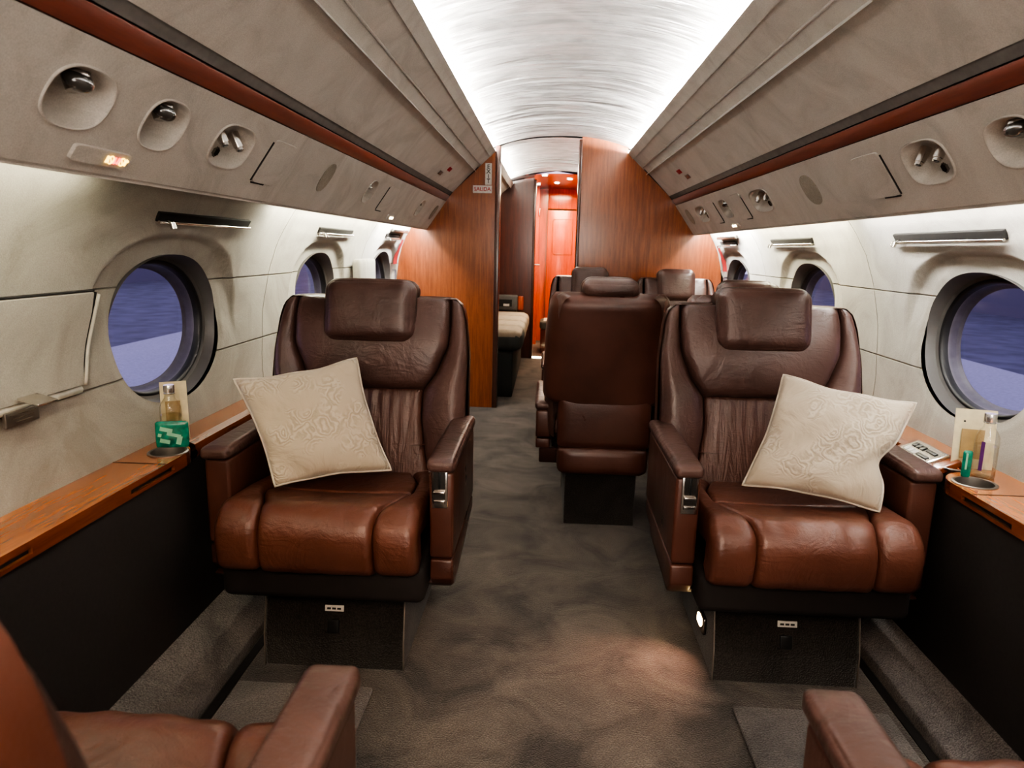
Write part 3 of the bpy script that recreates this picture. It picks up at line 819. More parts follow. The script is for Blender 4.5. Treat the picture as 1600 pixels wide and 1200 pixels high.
# ------------------------------------------------------------------ ledges, lower panels, floor strips
def ledge_outline(side, xf, yend, xn):
    R = .085
    pts = [(1.088, YN), (xf, YN), (xf, yend - R)]
    for k in range(1, 9):
        a = k / 8 * PI / 2
        pts.append((xf + R * (1 - math.cos(a)), yend - R + R * math.sin(a)))
    pts += [(xn, yend + .004), (xn, YF), (1.088, YF)]
    return [(side * x, y) for x, y in pts]
def boolean_cut(o, cutters):
    for c_ in cutters:
        md = o.modifiers.new('cut', 'BOOLEAN'); md.operation = 'DIFFERENCE'; md.object = c_; md.solver = 'EXACT'
    dg = bpy.context.evaluated_depsgraph_get()
    me = bpy.data.meshes.new_from_object(o.evaluated_get(dg))
    o.modifiers.clear(); old = o.data; o.data = me; bpy.data.meshes.remove(old)
    for c_ in cutters: bpy.data.objects.remove(c_)
for side, sn, xf, yend, xn, cups in ((-1, 'left', .955, 1.745, 1.00, [(-1.003, 1.662)]), (1, 'right', .908, 1.735, .985, [(.962, 1.648), (.985, 1.775)])):
    L = empty('side_ledge', (side * 1.05, 1.0, .585), 0, 'varnished wooden side ledge with cup holder along the %s wall' % sn, 'ledge')
    def loc(p): return V(p) - V(L.location)
    out = ledge_outline(side, xf, yend, xn)
    bm = bmesh.new()
    Av = [bm.verts.new((x, y, .585)) for x, y in out]; Bv = [bm.verts.new((x, y, .552)) for x, y in out]
    bm.faces.new(Av); bm.faces.new(list(reversed(Bv)))
    n = len(out)
    for i in range(n):
        f = bm.faces.new((Av[i], Bv[i], Bv[(i + 1) % n], Av[(i + 1) % n])); f.material_index = 1
    bmesh.ops.translate(bm, vec=-V(L.location), verts=bm.verts)
    t = bmobj('ledge_top', bm, [M['ledge'], M['ledge_edge']], L, True, 20)
    cs = []
    for cx, cy in cups:
        rr = .043 if cy < 1.7 else .03
        cs.append(cyl('cut', loc((cx, cy, .50)), loc((cx, cy, .65)), rr, M['black'])); cs[-1].location = L.location
    for y0, y1 in ((1.42, 1.60), (.93, 1.12)):
        cs.append(box('cut', loc((side * xf, (y0 + y1) / 2, .5655)), (.02, y1 - y0, .011), M['black'])); cs[-1].location = L.location
    bpy.context.view_layer.update()
    boolean_cut(t, cs)
    for p in t.data.polygons: p.use_smooth = False
    for cx, cy in cups:
        rr = .043 if cy < 1.7 else .03
        q = loc((cx, cy, .585))
        lathe('cup_holder', [(rr + .005, -.001), (rr + .005, .002), (rr + .002, .0035), (rr - .002, .002), (rr - .003, -.004), (rr - .004, -.045), (0.0005, -.046)], M['grey_metal'], L, 32, q)
    box('leaf_joint', loc((side * (xf + .065), 1.565, .5853)), (.135, .0035, .0010), M['dark_slot'], L, Matrix.Rotation(side * -.0, 3, 'Z'))
    for y0, y1 in ((1.42, 1.60), (.93, 1.12)):
        box('table_slot', loc((side * (xf + .0085), (y0 + y1) / 2, .5655)), (.002, y1 - y0, .0112), M['dark_slot'], L)
    # polished rail with pale top line beyond the seat arm
    pr_ = [(side * (xn + .002), .588), (side * (xn - .018), .580), (side * (xn - .024), .560), (side * (xn - .018), .535), (side * (xn + .002), .53)]
    vs = [loc((x, y, z)) for (x, z) in pr_ for y in (yend + .01, YF - .01)]
    mesh('arm_rail', vs, grid_faces(len(pr_), 2), M['ledge_edge'], L, True, 50)
    # lower side panel
    o = extrude('baseboard_' + sn, [(side * (xf + .012), .553), (side * (xf + .02), .35), (side * (xf + .012), .105), (side * (xf + .03), .0)], YN, YF, M['sidepanel'])
    tag(o, 'plain charcoal lower side panel under the %s ledge' % sn, kind='structure')
    # carpeted heater duct along floor edge
    o = prism('trim_%d' % (15 if side < 0 else 16), [(side * (xf + .02), 0), (side * (xf + .016), .125), (side * .865, .045), (side * .852, .034), (side * .85, 0)], YN, YF, 'y', M['carpet_light'], None, .006)
    tag(o, 'sloping carpeted strip at the foot of %s panel' % sn, kind='structure')
    o = prism('trim_%d' % (17 if side < 0 else 18), [(side * .848, 0.0), (side * .848, .003), (side * .825, .003), (side * .825, 0)], YN, YF, 'y', M['dark_slot'])
    tag(o, 'dark seat rail gap on the %s' % sn, kind='structure')
# carpet mats between the facing seats
for side, x0, x1 in ((-1, -.815, -.47), (1, .425, .80)):
    bm = bmesh.new(); add_box(bm, ((x0 + x1) / 2, 1.16, .008), (x1 - x0, .84, .014), None, .006)
    tag(bmobj('floor_mat', bm, M['carpet_light']), 'worn grey carpet mat in %s footwell between the facing seats' % ('left' if side < 0 else 'right'), 'mat')
# seat control panel on the right ledge
cp = empty('seat_control_panel', (.972, 1.872, .601), 0, 'chrome framed button panel set in the right wooden ledge', 'control panel')
Rr = Matrix.Rotation(-.42, 3, 'Y')
box('panel_frame', Rr @ V((-.022, 0, 0)), (.070, .150, .012), M['chrome'], cp, Rr, .002)
box('panel_face', Rr @ V((-.022, 0, .0048)), (.058, .136, .0036), M['chrome_dark'], cp, Rr)
box('wood_base', Rr @ V((-.018, 0, -.012)), (.080, .22, .018), M['ledge_edge'], cp, Rr, .004)
for i in range(3):
    for j in range(2):
        box('button', Rr @ V((-.034 + .024 * j, .048 - .020 * i, .0075)), (.016, .015, .004), M['white'] if j == 0 else M['black'], cp, Rr, .001)
for j in range(2): box('slider', Rr @ V((-.034 + .024 * j, -.032, .0075)), (.010, .048, .003), M['black'], cp, Rr, .001)

# ------------------------------------------------------------------ partition and forward lounge
def part_outline(side, xi):
    pts = [(xi, 0)]
    xs = abs(xi)
    zt = 1.842 - .150 * ((xs / .60) ** 2.3)
    pts.append((xi, zt + .004))
    sgn = side
    x = xi
    # along the ceiling to the bin lip
    N = 8
    for k in range(1, N + 1):
        xx = xi + (sgn * .434 - xi) * k / N
        pts.append((xx, 1.842 - .150 * ((abs(xx) / .60) ** 2.3) + .004))
    pts += [(sgn * .434, 1.738), (sgn * .72, 1.469), (sgn * .764, 1.412), (sgn * .893, 1.226), (sgn * .98, 1.262), (sgn * 1.04, 1.17), (sgn * 1.085, 1.05), (sgn * 1.105, .87), (sgn * 1.1, .7), (sgn * 1.086, .5), (sgn * 1.0, .0)]
    return pts
pl = prism('wall_partition_left', part_outline(-1, -.432), YF, YF + .05, 'y', M['wood']); tag(pl, 'glossy mahogany partition left of the doorway', kind='structure')
pr = prism('wall_partition_right', part_outline(1, .135), YF, YF + .05, 'y', M['wood']); tag(pr, 'glossy mahogany partition right of the doorway', kind='structure')
o = box('trim_19', (-.4165, YF + .024, .885), (.034, .066, 1.775), M['wood_trim'], None, None, .006); tag(o, 'dark wood door edge trim on left partition', kind='structure')
o = box('trim_20', (.1265, YF + .024, .91), (.022, .066, 1.82), M['wood_trim'], None, None, .006); tag(o, 'dark wood door edge trim on right partition', kind='structure')
# exit signs
def sign(name, x0, x1, z0, z1, txt, size, mat, label, ls=1.0):
    e = empty(name, ((x0 + x1) / 2, YF - .001, (z0 + z1) / 2), 0, label, 'sign')
    box('sign_plate', (0, -.0015, 0), (x1 - x0, .004, z1 - z0), M['white_sign'], e, None, .001)
    Mx = Matrix.Translation((0, -.0042, 0)) @ Matrix.Rotation(PI / 2, 4, 'X')
    text_obj('lettering', txt, size, mat, e, Mx, ls, .0004, size * .012)
sign('exit_sign', -.502, -.458, 1.521, 1.660, 'E\nX\nI\nT', .039, M['ink'], 'white upright sign with black stacked EXIT letters on left partition', .78)
sign('exit_sign', -.583, -.456, 1.467, 1.517, 'SALIDA', .034, M['red_ink'], 'white sign with red SALIDA letters below the upright sign')

# lounge ahead: ceiling, side panels, end divider, vestibule
c2 = ceil_mesh('ceiling', [(x, z) for x, z in ceil_prof(.60, 1.835, .150)], YF + .03, 6.95, 300, .0030, M['ceiling']); c2.name = 'ceiling_lounge'; tag(c2, 'silvery arched ceiling of the forward lounge', kind='structure')
o = extrude('ceiling_vestibule', ceil_prof(.60, 1.815, .10, 16), 6.95, 8.7, M['wood_dark']); tag(o, 'brown vestibule ceiling with downlights', kind='structure')
for side, t in ((-1, 21), (1, 23)):
    o = extrude('trim_%d' % t, [(side * .46, 1.69), (side * .4345, 1.7385), (side * .50, 1.68), (side * .5375, 1.6495), (side * .61, 1.55), (side * .80, 1.38), (side * .9, 1.30)], YF + .05, 7.18, M['suede_panel']); tag(o, 'suede overhead panel of the forward lounge, %s' % ('left' if side < 0 else 'right'), kind='structure')
    o = extrude('wall_lounge_' + ('left' if side < 0 else 'right'), [(side * .88, 1.36), (side * 1.05, 1.2), (side * 1.1, .9), (side * 1.08, .5), (side * .98, 0)], YF + .05, 9.0, M['suede_plain']); tag(o, 'lounge sidewall', kind='structure')
o = prism('wall_divider', [(-1.05, 0), (-.225, 0), (-.225, 1.80), (-.44, 1.76), (-1.05, 1.3)], 7.2, 7.26, 'y', M['wood_dark']); tag(o, 'dark mahogany divider at the end of the lounge', kind='structure')
o = box('trim_25', (-.218, 7.22, .89), (.026, .09, 1.78), M['wood_trim'], None, None, .005); tag(o, 'dark edge trim of the lounge divider', kind='structure')
o = prism('wall_divider_right', [(1.05, 0), (.30, 0), (.30, 1.80), (.44, 1.76), (1.05, 1.3)], 7.2, 7.26, 'y', M['wood_dark']); tag(o, 'dark mahogany divider right of vestibule', kind='structure')
o = box('wall_vestibule_left', (-.305, 7.98, .92), (.03, 1.42, 1.84), M['wood_red'], None); tag(o, 'red mahogany side wall of the vestibule', kind='structure')
o = box('wall_vestibule_right', (.52, 7.98, .92), (.03, 1.42, 1.84), M['wood_red'], None); tag(o, 'red mahogany right side wall of vestibule', kind='structure')
o = box('wall_front', (0, 8.68, .92), (2.0, .04, 1.9), M['wood_red'], None); tag(o, 'red mahogany end wall', kind='structure')
dr = empty('door_1', (.09, 8.65, 0), 0, 'bright red mahogany cabin door with inset panel', None, None, 'structure')
box('door_leaf', (0, -.01, .79), (.36, .03, 1.55), M['wood_red'], dr, None, .004)
box('door_header', (0, -.012, 1.70), (.36, .03, .24), M['wood_red'], dr, None, .004)
box('door_gap', (0, -.004, 1.57), (.36, .03, .016), M['dark_slot'], dr)
fr = [(-.11, 1.46), (.12, 1.46), (.12, 1.05), (-.10, 1.05), (-.12, 1.09), (-.12, 1.43)]
tube('inset_moulding', [(x, -.027, z) for x, z in fr], .004, M['wood'], dr, 6, True)
box('door_edge', (-.19, -.014, .79), (.012, .03, 1.55), M['wood'], dr)
dh = empty('door_handle', (-.245, 8.26, .93))
bm = bmesh.new(); add_cyl(bm, (-.03, 0, 0), (.03, 0, 0), .012, 14); add_cyl(bm, (.022, 0, 0), (.022, -.06, .0), .008, 12); add_cyl(bm, (.022, -.06, 0), (.08, -.06, .0), .008, 12)
bmobj('lever', bm, M['chrome'], dh)
cyl('lock_button', (-.03, 0, -.045), (.012, 0, -.045), .010, M['chrome'], dh)
o = box('wall_vestibule_jamb', (-.24, 8.35, .92), (.10, .12, 1.84), M['wood_red']); tag(o, 'bright red mahogany door jamb', kind='structure')
box('door_hinge', (-.186, 8.28, 1.52), (.012, .02, .09), M['chrome'], o, None, .002)
dh.parent = o
for k, (x, y) in enumerate(((-.125, 7.05), (.125, 7.38), (0.0, 7.85), (-.205, 7.95))):
    z = 1.815 - .10 * (abs(x) / .6) ** 2.3
    e = empty('ceiling_downlight', (x, y, z - .002), 0, ['bright round ceiling downlight left of centre beyond the doorway', 'bright round ceiling downlight nearest right partition edge', 'bright round ceiling downlight above the red door', 'bright round ceiling downlight farthest left, above red jamb'][k], 'downlight', 'vestibule downlights')
    lathe('bezel', [(.032, 0), (.036, -.004), (.030, -.008), (.026, -.004)], M['chrome'], e, 24)
    cyl('lens', (0, 0, -.001), (0, 0, -.006), .027, M['em_white'], e)
# sofa
sf = empty('lounge_sofa', (-.63, 6.08, 0), 0, 'cream upholstered bench sofa with grey end beyond the doorway', 'sofa')
box('sofa_base', (.04, 0, .17), (.56, 1.72, .34), M['sofa_base'], sf, None, .01)
for k in range(4):
    y0 = -.62 + .43 * k
    cushion('seat_cushion', (.06, y0 + .0, .42), (.66, .425, .15), .055, M['sofa_grey'] if k == 0 else M['sofa_cream'], sf, .008, 8, crown_axis=2)
cushion('seat_top', (.06, -.64, .455), (.64, .38, .09), .04, M['sofa_cream'], sf, .006, 8, crown_axis=2)
cushion('backrest', (-.24, .0, .66), (.12, 1.7, .42), .05, M['sofa_cream'], sf, .01, 10, crown_axis=0)
cs_ = empty('lounge_console', (-.46, 7.08, 0), 0, 'grey console box with small screen at far end of the sofa', 'console')
box('console_body', (0, 0, .575), (.20, .14, .15), M['console'], cs_, None, .012)
box('console_leg', (0, .02, .25), (.18, .10, .50), M['wood_dark'], cs_)
box('console_screen', (-.02, -.071, .575), (.13, .006, .07), M['black'], cs_)
box('console_buttons', (-.01, -.076, .556), (.06, .004, .022), M['white'], cs_)
box('console_wood_cap', (.128, .03, .57), (.055, .08, .14), M['wood_red'], cs_, None, .01)
st = empty('vestibule_bench', (.12, 7.75, 0), 0, 'small bench with cream cushion over wooden drawers in the vestibule', 'bench')
box('bench_body', (0, 0, .13), (.50, .36, .26), M['wood_dark'], st, None, .01)
cushion('bench_cushion', (0, -.01, .305), (.52, .40, .09), .03, M['sofa_grey'], st, .004, 8, crown_axis=2)
box('cream_pad', (0.0, -.02, .345), (.44, .30, .02), M['sofa_cream'], st, None, .008)
for z in (.20, .10):
    d = box('drawer', (0.02, -.185, z), (.40, .012, .085), M['wood'], st, None, .003)
    lathe('ring_pull', [(.014, 0), (.018, .003), (.018, .006), (.012, .006)], M['chrome'], d, 16, (0, 0, 0)).matrix_local = Matrix.Translation((-.155, -.19, z)) @ Matrix.Rotation(PI / 2, 4, 'X')
o = box('trim_26', (0, 7.22, .006), (.56, .03, .012), M['em_warm']); tag(o, 'glowing threshold strip', kind='structure')

# cabin end behind the camera
o = box('wall_back', (0, YN - .03, .95), (2.5, .04, 2.1), M['suede_plain']); tag(o, 'rear cabin wall behind the viewer', kind='structure')

# ------------------------------------------------------------------ club seats
def make_seat(W, aisle, label, group, cat='seat', z_arm=.60, arms=(1, 1), recline=0.0, back_detail=True, hr_w=.275, hwid=None):
    """front faces -Y, origin on the floor under the arm fronts; W = half width of the seat cushion; aisle = side (+1/-1) of the control arm"""
    t = empty('club_seat', (0, 0, 0), 0, label, cat, group)
    hw = hwid or (W + .065)                 # half width of the backrest
    k = W / .245
    # pedestal
    ph = .185 * k
    bm = bmesh.new()
    poly = [(.050, 0.0), (.052, .085), (.085, .235), (.50, .235), (.50, 0)]
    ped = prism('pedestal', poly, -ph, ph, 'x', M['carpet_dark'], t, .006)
    pk = empty  # (kept short)
    rot = Matrix.Rotation(-math.atan2(.033, .15), 3, 'X')
    box('placard', (0.0, .0655, .165), (.050, .003, .016), M['white'], t, rot, .0006)
    for q in range(3): box('placard_print', (-.014 + q * .0135, .0632, .165), (.010, .001, .005), M['ink'], t, rot)
    box('release_button', (-.002, .056, .118), (.032, .008, .036), M['black'], t, rot, .003)
    for s in (-1, 1): tube('pedestal_piping', [(s * (ph + .001), .049, .004), (s * (ph + .001), .051, .085), (s * (ph + .001), .084, .234)], .0022, M['piping_dark'], t, 6)
    box('seat_frame', (0, .20, .285), (2 * W + .02, .46, .10), M['under'], t, None, .02)
    # seat cushion: four upholstered panels following a waterfall front edge
    zt, zf, yr, yf, R = .437, .485, .44, -.085, .072
    path = []
    n = 10
    for i in range(n + 1):
        u = i / n; path.append((V((yr + (yf + R - yr) * u, zt + (zf - zt) * u)), V((0.07, 1)).normalized()))
    for i in range(1, 9):
        a = i / 8 * PI * .5
        path.append((V((yf + R - R * math.sin(a), zf - R + R * math.cos(a))), V((-math.sin(a), math.cos(a)))))
    path.append((V((yf + .001, .385)), V((-1, .0)))); path.append((V((yf + .008, .345)), V((-1, -.15)).normalized())); path.append((V((yf + .028, .318)), V((-.8, -.6)).normalized()))
    ln = [0]
    for a, b in zip(path, path[1:]): ln.append(ln[-1] + (b[0] - a[0]).length)
    LT = ln[-1]
    def pt(s):
        s *= LT
        for i in range(len(ln) - 1):
            if s <= ln[i + 1] + 1e-9:
                q = (s - ln[i]) / (ln[i + 1] - ln[i]); return path[i][0].lerp(path[i + 1][0], q), path[i][1].lerp(path[i + 1][1], q).normalized()
        return path[-1]
    def seam(s):   # inner seam x as a function of path position
        return k * interp([(0, .135), (.25, .185), (.48, .195), (.66, .150), (.78, .138), (1, .140)], s)
    def panel(name, xa, xb, s0, s1, crown, lx, nu=22, nv=26, r=.022, fn=None):
        def P(u, v):
            s = s0 + (s1 - s0) * v; p, nn = pt(s); x = xa(s) + (xb(s) - xa(s)) * u
            dish = -.012 * (1 - (x / W) ** 2) * (1 if s < .6 else max(0, 1 - (s - .6) / .2))
            return V((x, p.x, p.y + dish))
        def Nn(u, v):
            s = s0 + (s1 - s0) * v; p, nn = pt(s); return V((0, nn.x, nn.y))
        pad(name, P, Nn, lx, LT * (s1 - s0), M['leather_seat'], t, r, crown, .05, nu, nv, fn)
    panel('seat_bolster', lambda s: -W, lambda s: -seam(s), 0, 1, .009, .09, 18, 34, .018)
    panel('seat_bolster', lambda s: seam(s), lambda s: W, 0, 1, .009, .09, 18, 34, .018)
    sq = .44
    panel('seat_cushion_rear', lambda s: -seam(s), lambda s: seam(s), 0, sq, .006, .34, 24, 20, .012)
    panel('seat_cushion_front', lambda s: -seam(s), lambda s: seam(s), sq, 1, .012, .30, 28, 34, .013,
          lambda u, v: .0016 * math.sin(u * 23 + 5 * v) * math.sin(v * 9))
    # backrest
    def yb(z): return .405 + (z - .42) * (.27 + recline)
    def Nb(x=0): return V((x, -1, .27 + recline)).normalized()
    zt_ = .958
    def xs(z): return k * interp([(.38, .205), (.50, .175), (.60, .160), (.68, .163), (.74, .205), (.82, .236), (.90, .240), (.96, .236)], z)
    def xo(z): return hw * interp([(.38, .97), (.55, 1.0), (.78, .99), (.88, .955), (.925, .92), (.945, .87), (.958, .79)], z)
    for s in (-1, 1):
        def P(u, v, s=s):
            z = .38 + (zt_ - .38) * v; a, b = xs(z), xo(z); 
            if v > .93: a = min(a, b - .02)
            x = a + (b - a) * u
            fwd = .040 * math.sin(PI * min(1, max(0, (z - .40) / .5))) * (u ** 1.0) + .012
            wrap = .05 * max(0, u - .55) ** 2 / .2
            return V((s * x, yb(z) - fwd + wrap, z))
        def NN(u, v, s=s): return V((s * .75 * max(0, u - .45) / .55, -1, .27)).normalized()
        pad('backrest_wing', P, NN, .09, .56, M['leather'], t, .028, .016, .05, 20, 44)
    pad('backrest_upper_pad', lambda u, v: V(((u * 2 - 1) * xs(.682 + .276 * v), yb(.682 + .276 * v) - .018 - .018 * math.sin(PI * v), .682 + .276 * v)),
        lambda u, v: Nb(), .42, .27, M['leather'], t, .024, .020, .06, 36, 30,
        lambda u, v: -.010 * math.exp(-((u - .5) / .3) ** 2) * v)
    pad('backrest_lower_pad', lambda u, v: V(((u * 2 - 1) * xs(.40 + .284 * v), yb(.40 + .284 * v), .40 + .284 * v)),
        lambda u, v: Nb(), .33, .28, M['leather_pleat'], t, .016, .010, .05, 60, 24,
        lambda u, v: .0030 * math.sin(u * 62) * (v ** 1.5) * (1 if .02 < v < .985 else 0) * math.sin(PI * u))
    # rear shell
    nz, nx = 26, 30; vs = []
    for j in range(nz):
        v = j / (nz - 1); z = .515 + (zt_ - .008 - .515) * v
        hwz = (xo(z) - .004) * (1 - .10 * max(0, 1 - v / .07) ** 2); cr = .062; y0 = yb(z) - .008; y1 = yb(z) + .135 - .035 * v - max(0, v - .88) ** 2 * 3.4
        for i in range(nx + 1):
            a = PI * i / nx
            c_, s_ = math.cos(a), math.sin(a)
            vs.append(V((hwz * math.copysign(abs(c_) ** .42, c_), y0 + (y1 - y0) * abs(s_) ** .42, z + (.004 * s_))))
    fs = grid_faces(nz, nx + 1)
    top = [(nz - 1) * (nx + 1) + i for i in range(nx + 1)]
    fs.append(tuple(top)); fs.append(tuple(range(nx, -1, -1)))
    mesh('backrest_shell', vs, fs, M['leather_smooth'], t, True, 60)
    cushion('seat_rear_panel', (0, .512, .445), (2 * W * .95, .10, .21), .018, M['leather_smooth'], t, .006, 10, crown_axis=1)
    cushion('seat_rear_skirt', (0, .512, .288), (2 * W * .94, .11, .115), .03, M['leather_smooth'], t, .004, 8, crown_axis=1)
    # headrest
    rh = Matrix.Rotation(-.20 - recline * .6, 3, 'X')
    cushion('headrest', (0, yb(.91) - .038, .912), (hr_w, .076, .190), .037, M['leather'], t, .009, 18, rh, crown_axis=1)
    cushion('headrest_roll', (0, yb(.985) + .022, .968), (hr_w * .98, .085, .066), .031, M['leather'], t, .004, 12, rh, crown_axis=1)
    # armrests
    for s, on in ((-1, arms[0]), (1, arms[1])):
        if not on: continue
        ctrl = s == aisle
        wd = .066 if ctrl else .070
        xi = W + (.014 if ctrl else .004); xc = s * (xi + wd / 2)
        bm = bmesh.new()
        f0 = 0 if ctrl else .036
        P_ = [(.006 + f0, .345), (.004 + f0, z_arm - .030), (.47, z_arm - .030), (.47, .355)]
        arm = prism('armrest', P_, xc - wd / 2 + .003, xc + wd / 2 - .003, 'x', M['leather_smooth'], t, .009)
        # cap
        c_ = cushion('armrest_cap', (xc, .232 + f0 / 2, z_arm - .013), (wd + .004, .488 - f0, .032), .013, M['leather'], arm, .004, 16, crown_axis=2)
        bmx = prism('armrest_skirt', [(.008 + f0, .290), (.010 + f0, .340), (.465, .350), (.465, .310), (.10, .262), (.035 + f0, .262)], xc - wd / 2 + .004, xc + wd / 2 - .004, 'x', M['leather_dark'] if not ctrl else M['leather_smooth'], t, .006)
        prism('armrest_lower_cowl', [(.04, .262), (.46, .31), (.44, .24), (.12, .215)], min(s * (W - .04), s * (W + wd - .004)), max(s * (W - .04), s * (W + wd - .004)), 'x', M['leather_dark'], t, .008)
        if ctrl:
            e = box('control_bezel', (xc - s * .004, .0035, z_arm - .072), (.040, .006, .098), M['chrome'], t, None, .002)
            box('control_well', (xc - s * .004, -.0002, z_arm - .066), (.029, .003, .084), M['chrome_dark'], e)
            box('lever_slot', (xc - s * .004, -.0022, z_arm - .050), (.005, .002, .042), M['black'], e, None, .0008)
            box('lever', (xc - s * .004, -.006, z_arm - .078), (.028, .010, .006), M['chrome'], e, None, .0015)
            box('lower_key', (xc - s * .004, -.003, z_arm - .103), (.026, .005, .007), M['chrome'], e, None, .001)
            cushion('adjust_tab', (s * (W - .002), .16, .52), (.016, .022, .014), .005, M['chrome'], e, 0, 4)
    return t

G = 'brown leather club seats'
s_l = make_seat(.245, 1, 'brown leather armchair facing the camera on left, cream pillow leaning in it', G, arms=(1, 1))
s_r = make_seat(.245, -1, 'brown leather armchair facing the camera on right, tilted cream pillow in it', G, arms=(1, 1))
s_l.location = (-.597, 1.622, 0)
s_r.location = (.587, 1.648, 0)
f_l = make_seat(.245, -1, 'x', G, recline=-.135); f_l.location = (-.60, .765, 0); f_l.rotation_euler.z = PI
f_r = copy_tree(s_l); f_r.location = (.582, .765, 0); f_r.rotation_euler.z = PI
f_l['label'] = 'brown leather seat cut off by the bottom left corner, arm and cushion showing'
f_r['label'] = 'brown leather seat cut off by the bottom right corner, arm top showing'
n1 = make_seat(.190, 1, 'narrow brown leather seat seen from behind, left of the right armchair', 'paired conference seats', z_arm=.50, arms=(0, 1), hr_w=.215, hwid=.247)
n1.location = (.174, 3.245, 0); n1.rotation_euler.z = PI
n2 = make_seat(.190, -1, 'narrow brown seat hidden behind right armchair, only headrest top showing', 'paired conference seats', z_arm=.50, arms=(1, 0), hr_w=.215, hwid=.247)
n2.location = (.688, 3.245, 0); n2.rotation_euler.z = PI
n3 = copy_tree(n2); n3.location = (.186, 3.76, 0); n3.rotation_euler.z = 0; n3['label'] = 'far narrow brown seat facing camera against the partition, nearest the doorway'
n4 = copy_tree(n1); n4.location = (.698, 3.76, 0); n4.rotation_euler.z = 0; n4['label'] = 'far narrow brown seat facing camera against the partition, nearest right wall'

# foot light under the right armchair
fl_ = empty('foot_light', (.397, 1.83, .10), 0, 'small glowing foot light on the side of right armchair pedestal', 'light')
cushion('housing', (0, 0, 0), (.012, .075, .05), .005, M['chrome_dark'], fl_, 0, 5)
cushion('glowing_lens', (-.007, 0, .004), (.007, .04, .024), .003, M['em_foot'], fl_, 0, 5)

# ------------------------------------------------------------------ throw pillows (corner points TL, TR, BR, BL)
def pillow(name, cs, th, label, seed=1, fold=None):
    TL, TR, BR, BL = [V(c_) for c_ in cs]
    ctr = (TL + TR + BR + BL) / 4
    e = empty(name, ctr, 0, label, 'pillow')
    nrm = (TR - TL).cross(BL - TL).normalized()
    if nrm.y > 0: nrm = -nrm
    n = 40; vs = []; rnd = random.Random(seed)
    ph = [rnd.uniform(0, 6) for _ in range(8)]
    for sgn in (1, -1):
        for i in range(n + 1):
            for j in range(n + 1):
                u, v = i / n, j / n
                a, b = 2 * u - 1, 2 * v - 1
                # pull edge middles inwards
                k1 = 1 - .075 * (1 - b * b) ** 1.2 * abs(a) ** 2; k2 = 1 - .075 * (1 - a * a) ** 1.2 * abs(b) ** 2
                if fold: k1 -= fold * max(0, a) ** 3 * math.exp(-((b - .15) / .28) ** 2)
                uu, vv = (a * k1 + 1) / 2, (b * k2 + 1) / 2
                p = (TL * (1 - uu) + TR * uu) * (1 - vv) + (BL * (1 - uu) + BR * uu) * vv
                w = max(0, (1 - a ** 2) * (1 - b ** 2)) ** .42
                h = th * w
                h += .0035 * w * (math.sin(9 * u + ph[0] + 4 * v) + math.sin(13 * v + ph[1] - 3 * u) + .7 * math.sin(21 * (u + v) + ph[2]))
                edge = (1 - w) * .006 * math.sin(14 * (u - v) + ph[3])
                vs.append(p + nrm * (sgn * h + edge) - ctr)
    off = (n + 1) ** 2
    fs = grid_faces(n + 1, n + 1) + [tuple(reversed(f)) for f in grid_faces(n + 1, n + 1, off)]
    me = mesh('pillow_cover', vs, fs, M['pillow'], e)
    bm = bmesh.new(); bm.from_mesh(me.data); bmesh.ops.remove_doubles(bm, verts=bm.verts, dist=.0004); bmesh.ops.recalc_face_normals(bm, faces=bm.faces); bm.to_mesh(me.data); bm.free()
    for p in me.data.polygons: p.use_smooth = True
    rim = [vs[i * (n + 1)] for i in range(n + 1)] + [vs[n * (n + 1) + j] for j in range(1, n + 1)] + [vs[i * (n + 1) + n] for i in range(n - 1, -1, -1)] + [vs[j] for j in range(n - 1, 0, -1)]
    tube('piping', rim, .0032, M['piping'], e, 6, True)
    return e
def un(px, py, y):
    d = fw * f_px + r_ * (px - 800) - u_ * (py - 600); t = (y - O.y) / d.y
    return O + d * t
P4 = [(-.880, 1.80, .747), (-.575, 1.90, .834), (-.450, 1.80, .517), (-.770, 1.70, .468)]
pillow('throw_pillow', [tuple(un(366, 594, 1.82)), tuple(un(557, 560, 1.94)), tuple(un(611, 735, 1.84)), tuple(un(430, 760, 1.72))], .055, 'cream embroidered pillow leaning left in the left armchair', 1)
pillow('throw_pillow', [tuple(un(1224, 585, 1.93)), tuple(un(1431, 631, 1.80)), tuple(un(1374, 799, 1.70)), tuple(un(1160, 757, 1.82))], .055, 'cream embroidered pillow leaning right in the right armchair, edge creased', 5, .16)

# ------------------------------------------------------------------ refreshments on the ledges
def bottle(loc, label, purple=False):
    e = empty('water_bottle', loc, 0, label, 'bottle')
    pr = [(.0005, .0), (.024, .0), (.0265, .004), (.0265, .088), (.0255, .100), (.020, .113), (.0125, .124), (.0115, .132), (.0115, .140)]
    lathe('bottle_glass', pr, M['bottle_glass'], e, 28)
    lathe('bottle_cap', [(.0005, .158), (.0125, .158), (.0135, .156), (.0135, .140), (.0125, .138), (.0115, .138)], M['silver_cap'], e, 24)
    lathe('neck_ring', [(.0118, .134), (.0135, .135), (.0135, .137), (.0118, .138)], M['silver_cap'], e, 24)
    if purple:
        b = []
        for i in range(4):
            a = -PI / 2 - .95 + i * .1
            for z in (.02, .092): b.append((.0269 * math.cos(a), .0269 * math.sin(a), z))
        mesh('purple_label', b, grid_faces(4, 2), M['purple'], e)
    lathe('water', [(.0005, .004), (.024, .004), (.025, .008), (.025, .080), (.0005, .081)], M['bottle_glass'], e, 24)
    return e
bottle((-1.030, 1.735, .585), 'small clear glass bottle with silver cap on the left ledge')
bottle((1.012, 1.705, .585), 'clear glass bottle with purple stripe and silver cap on the right ledge', True)
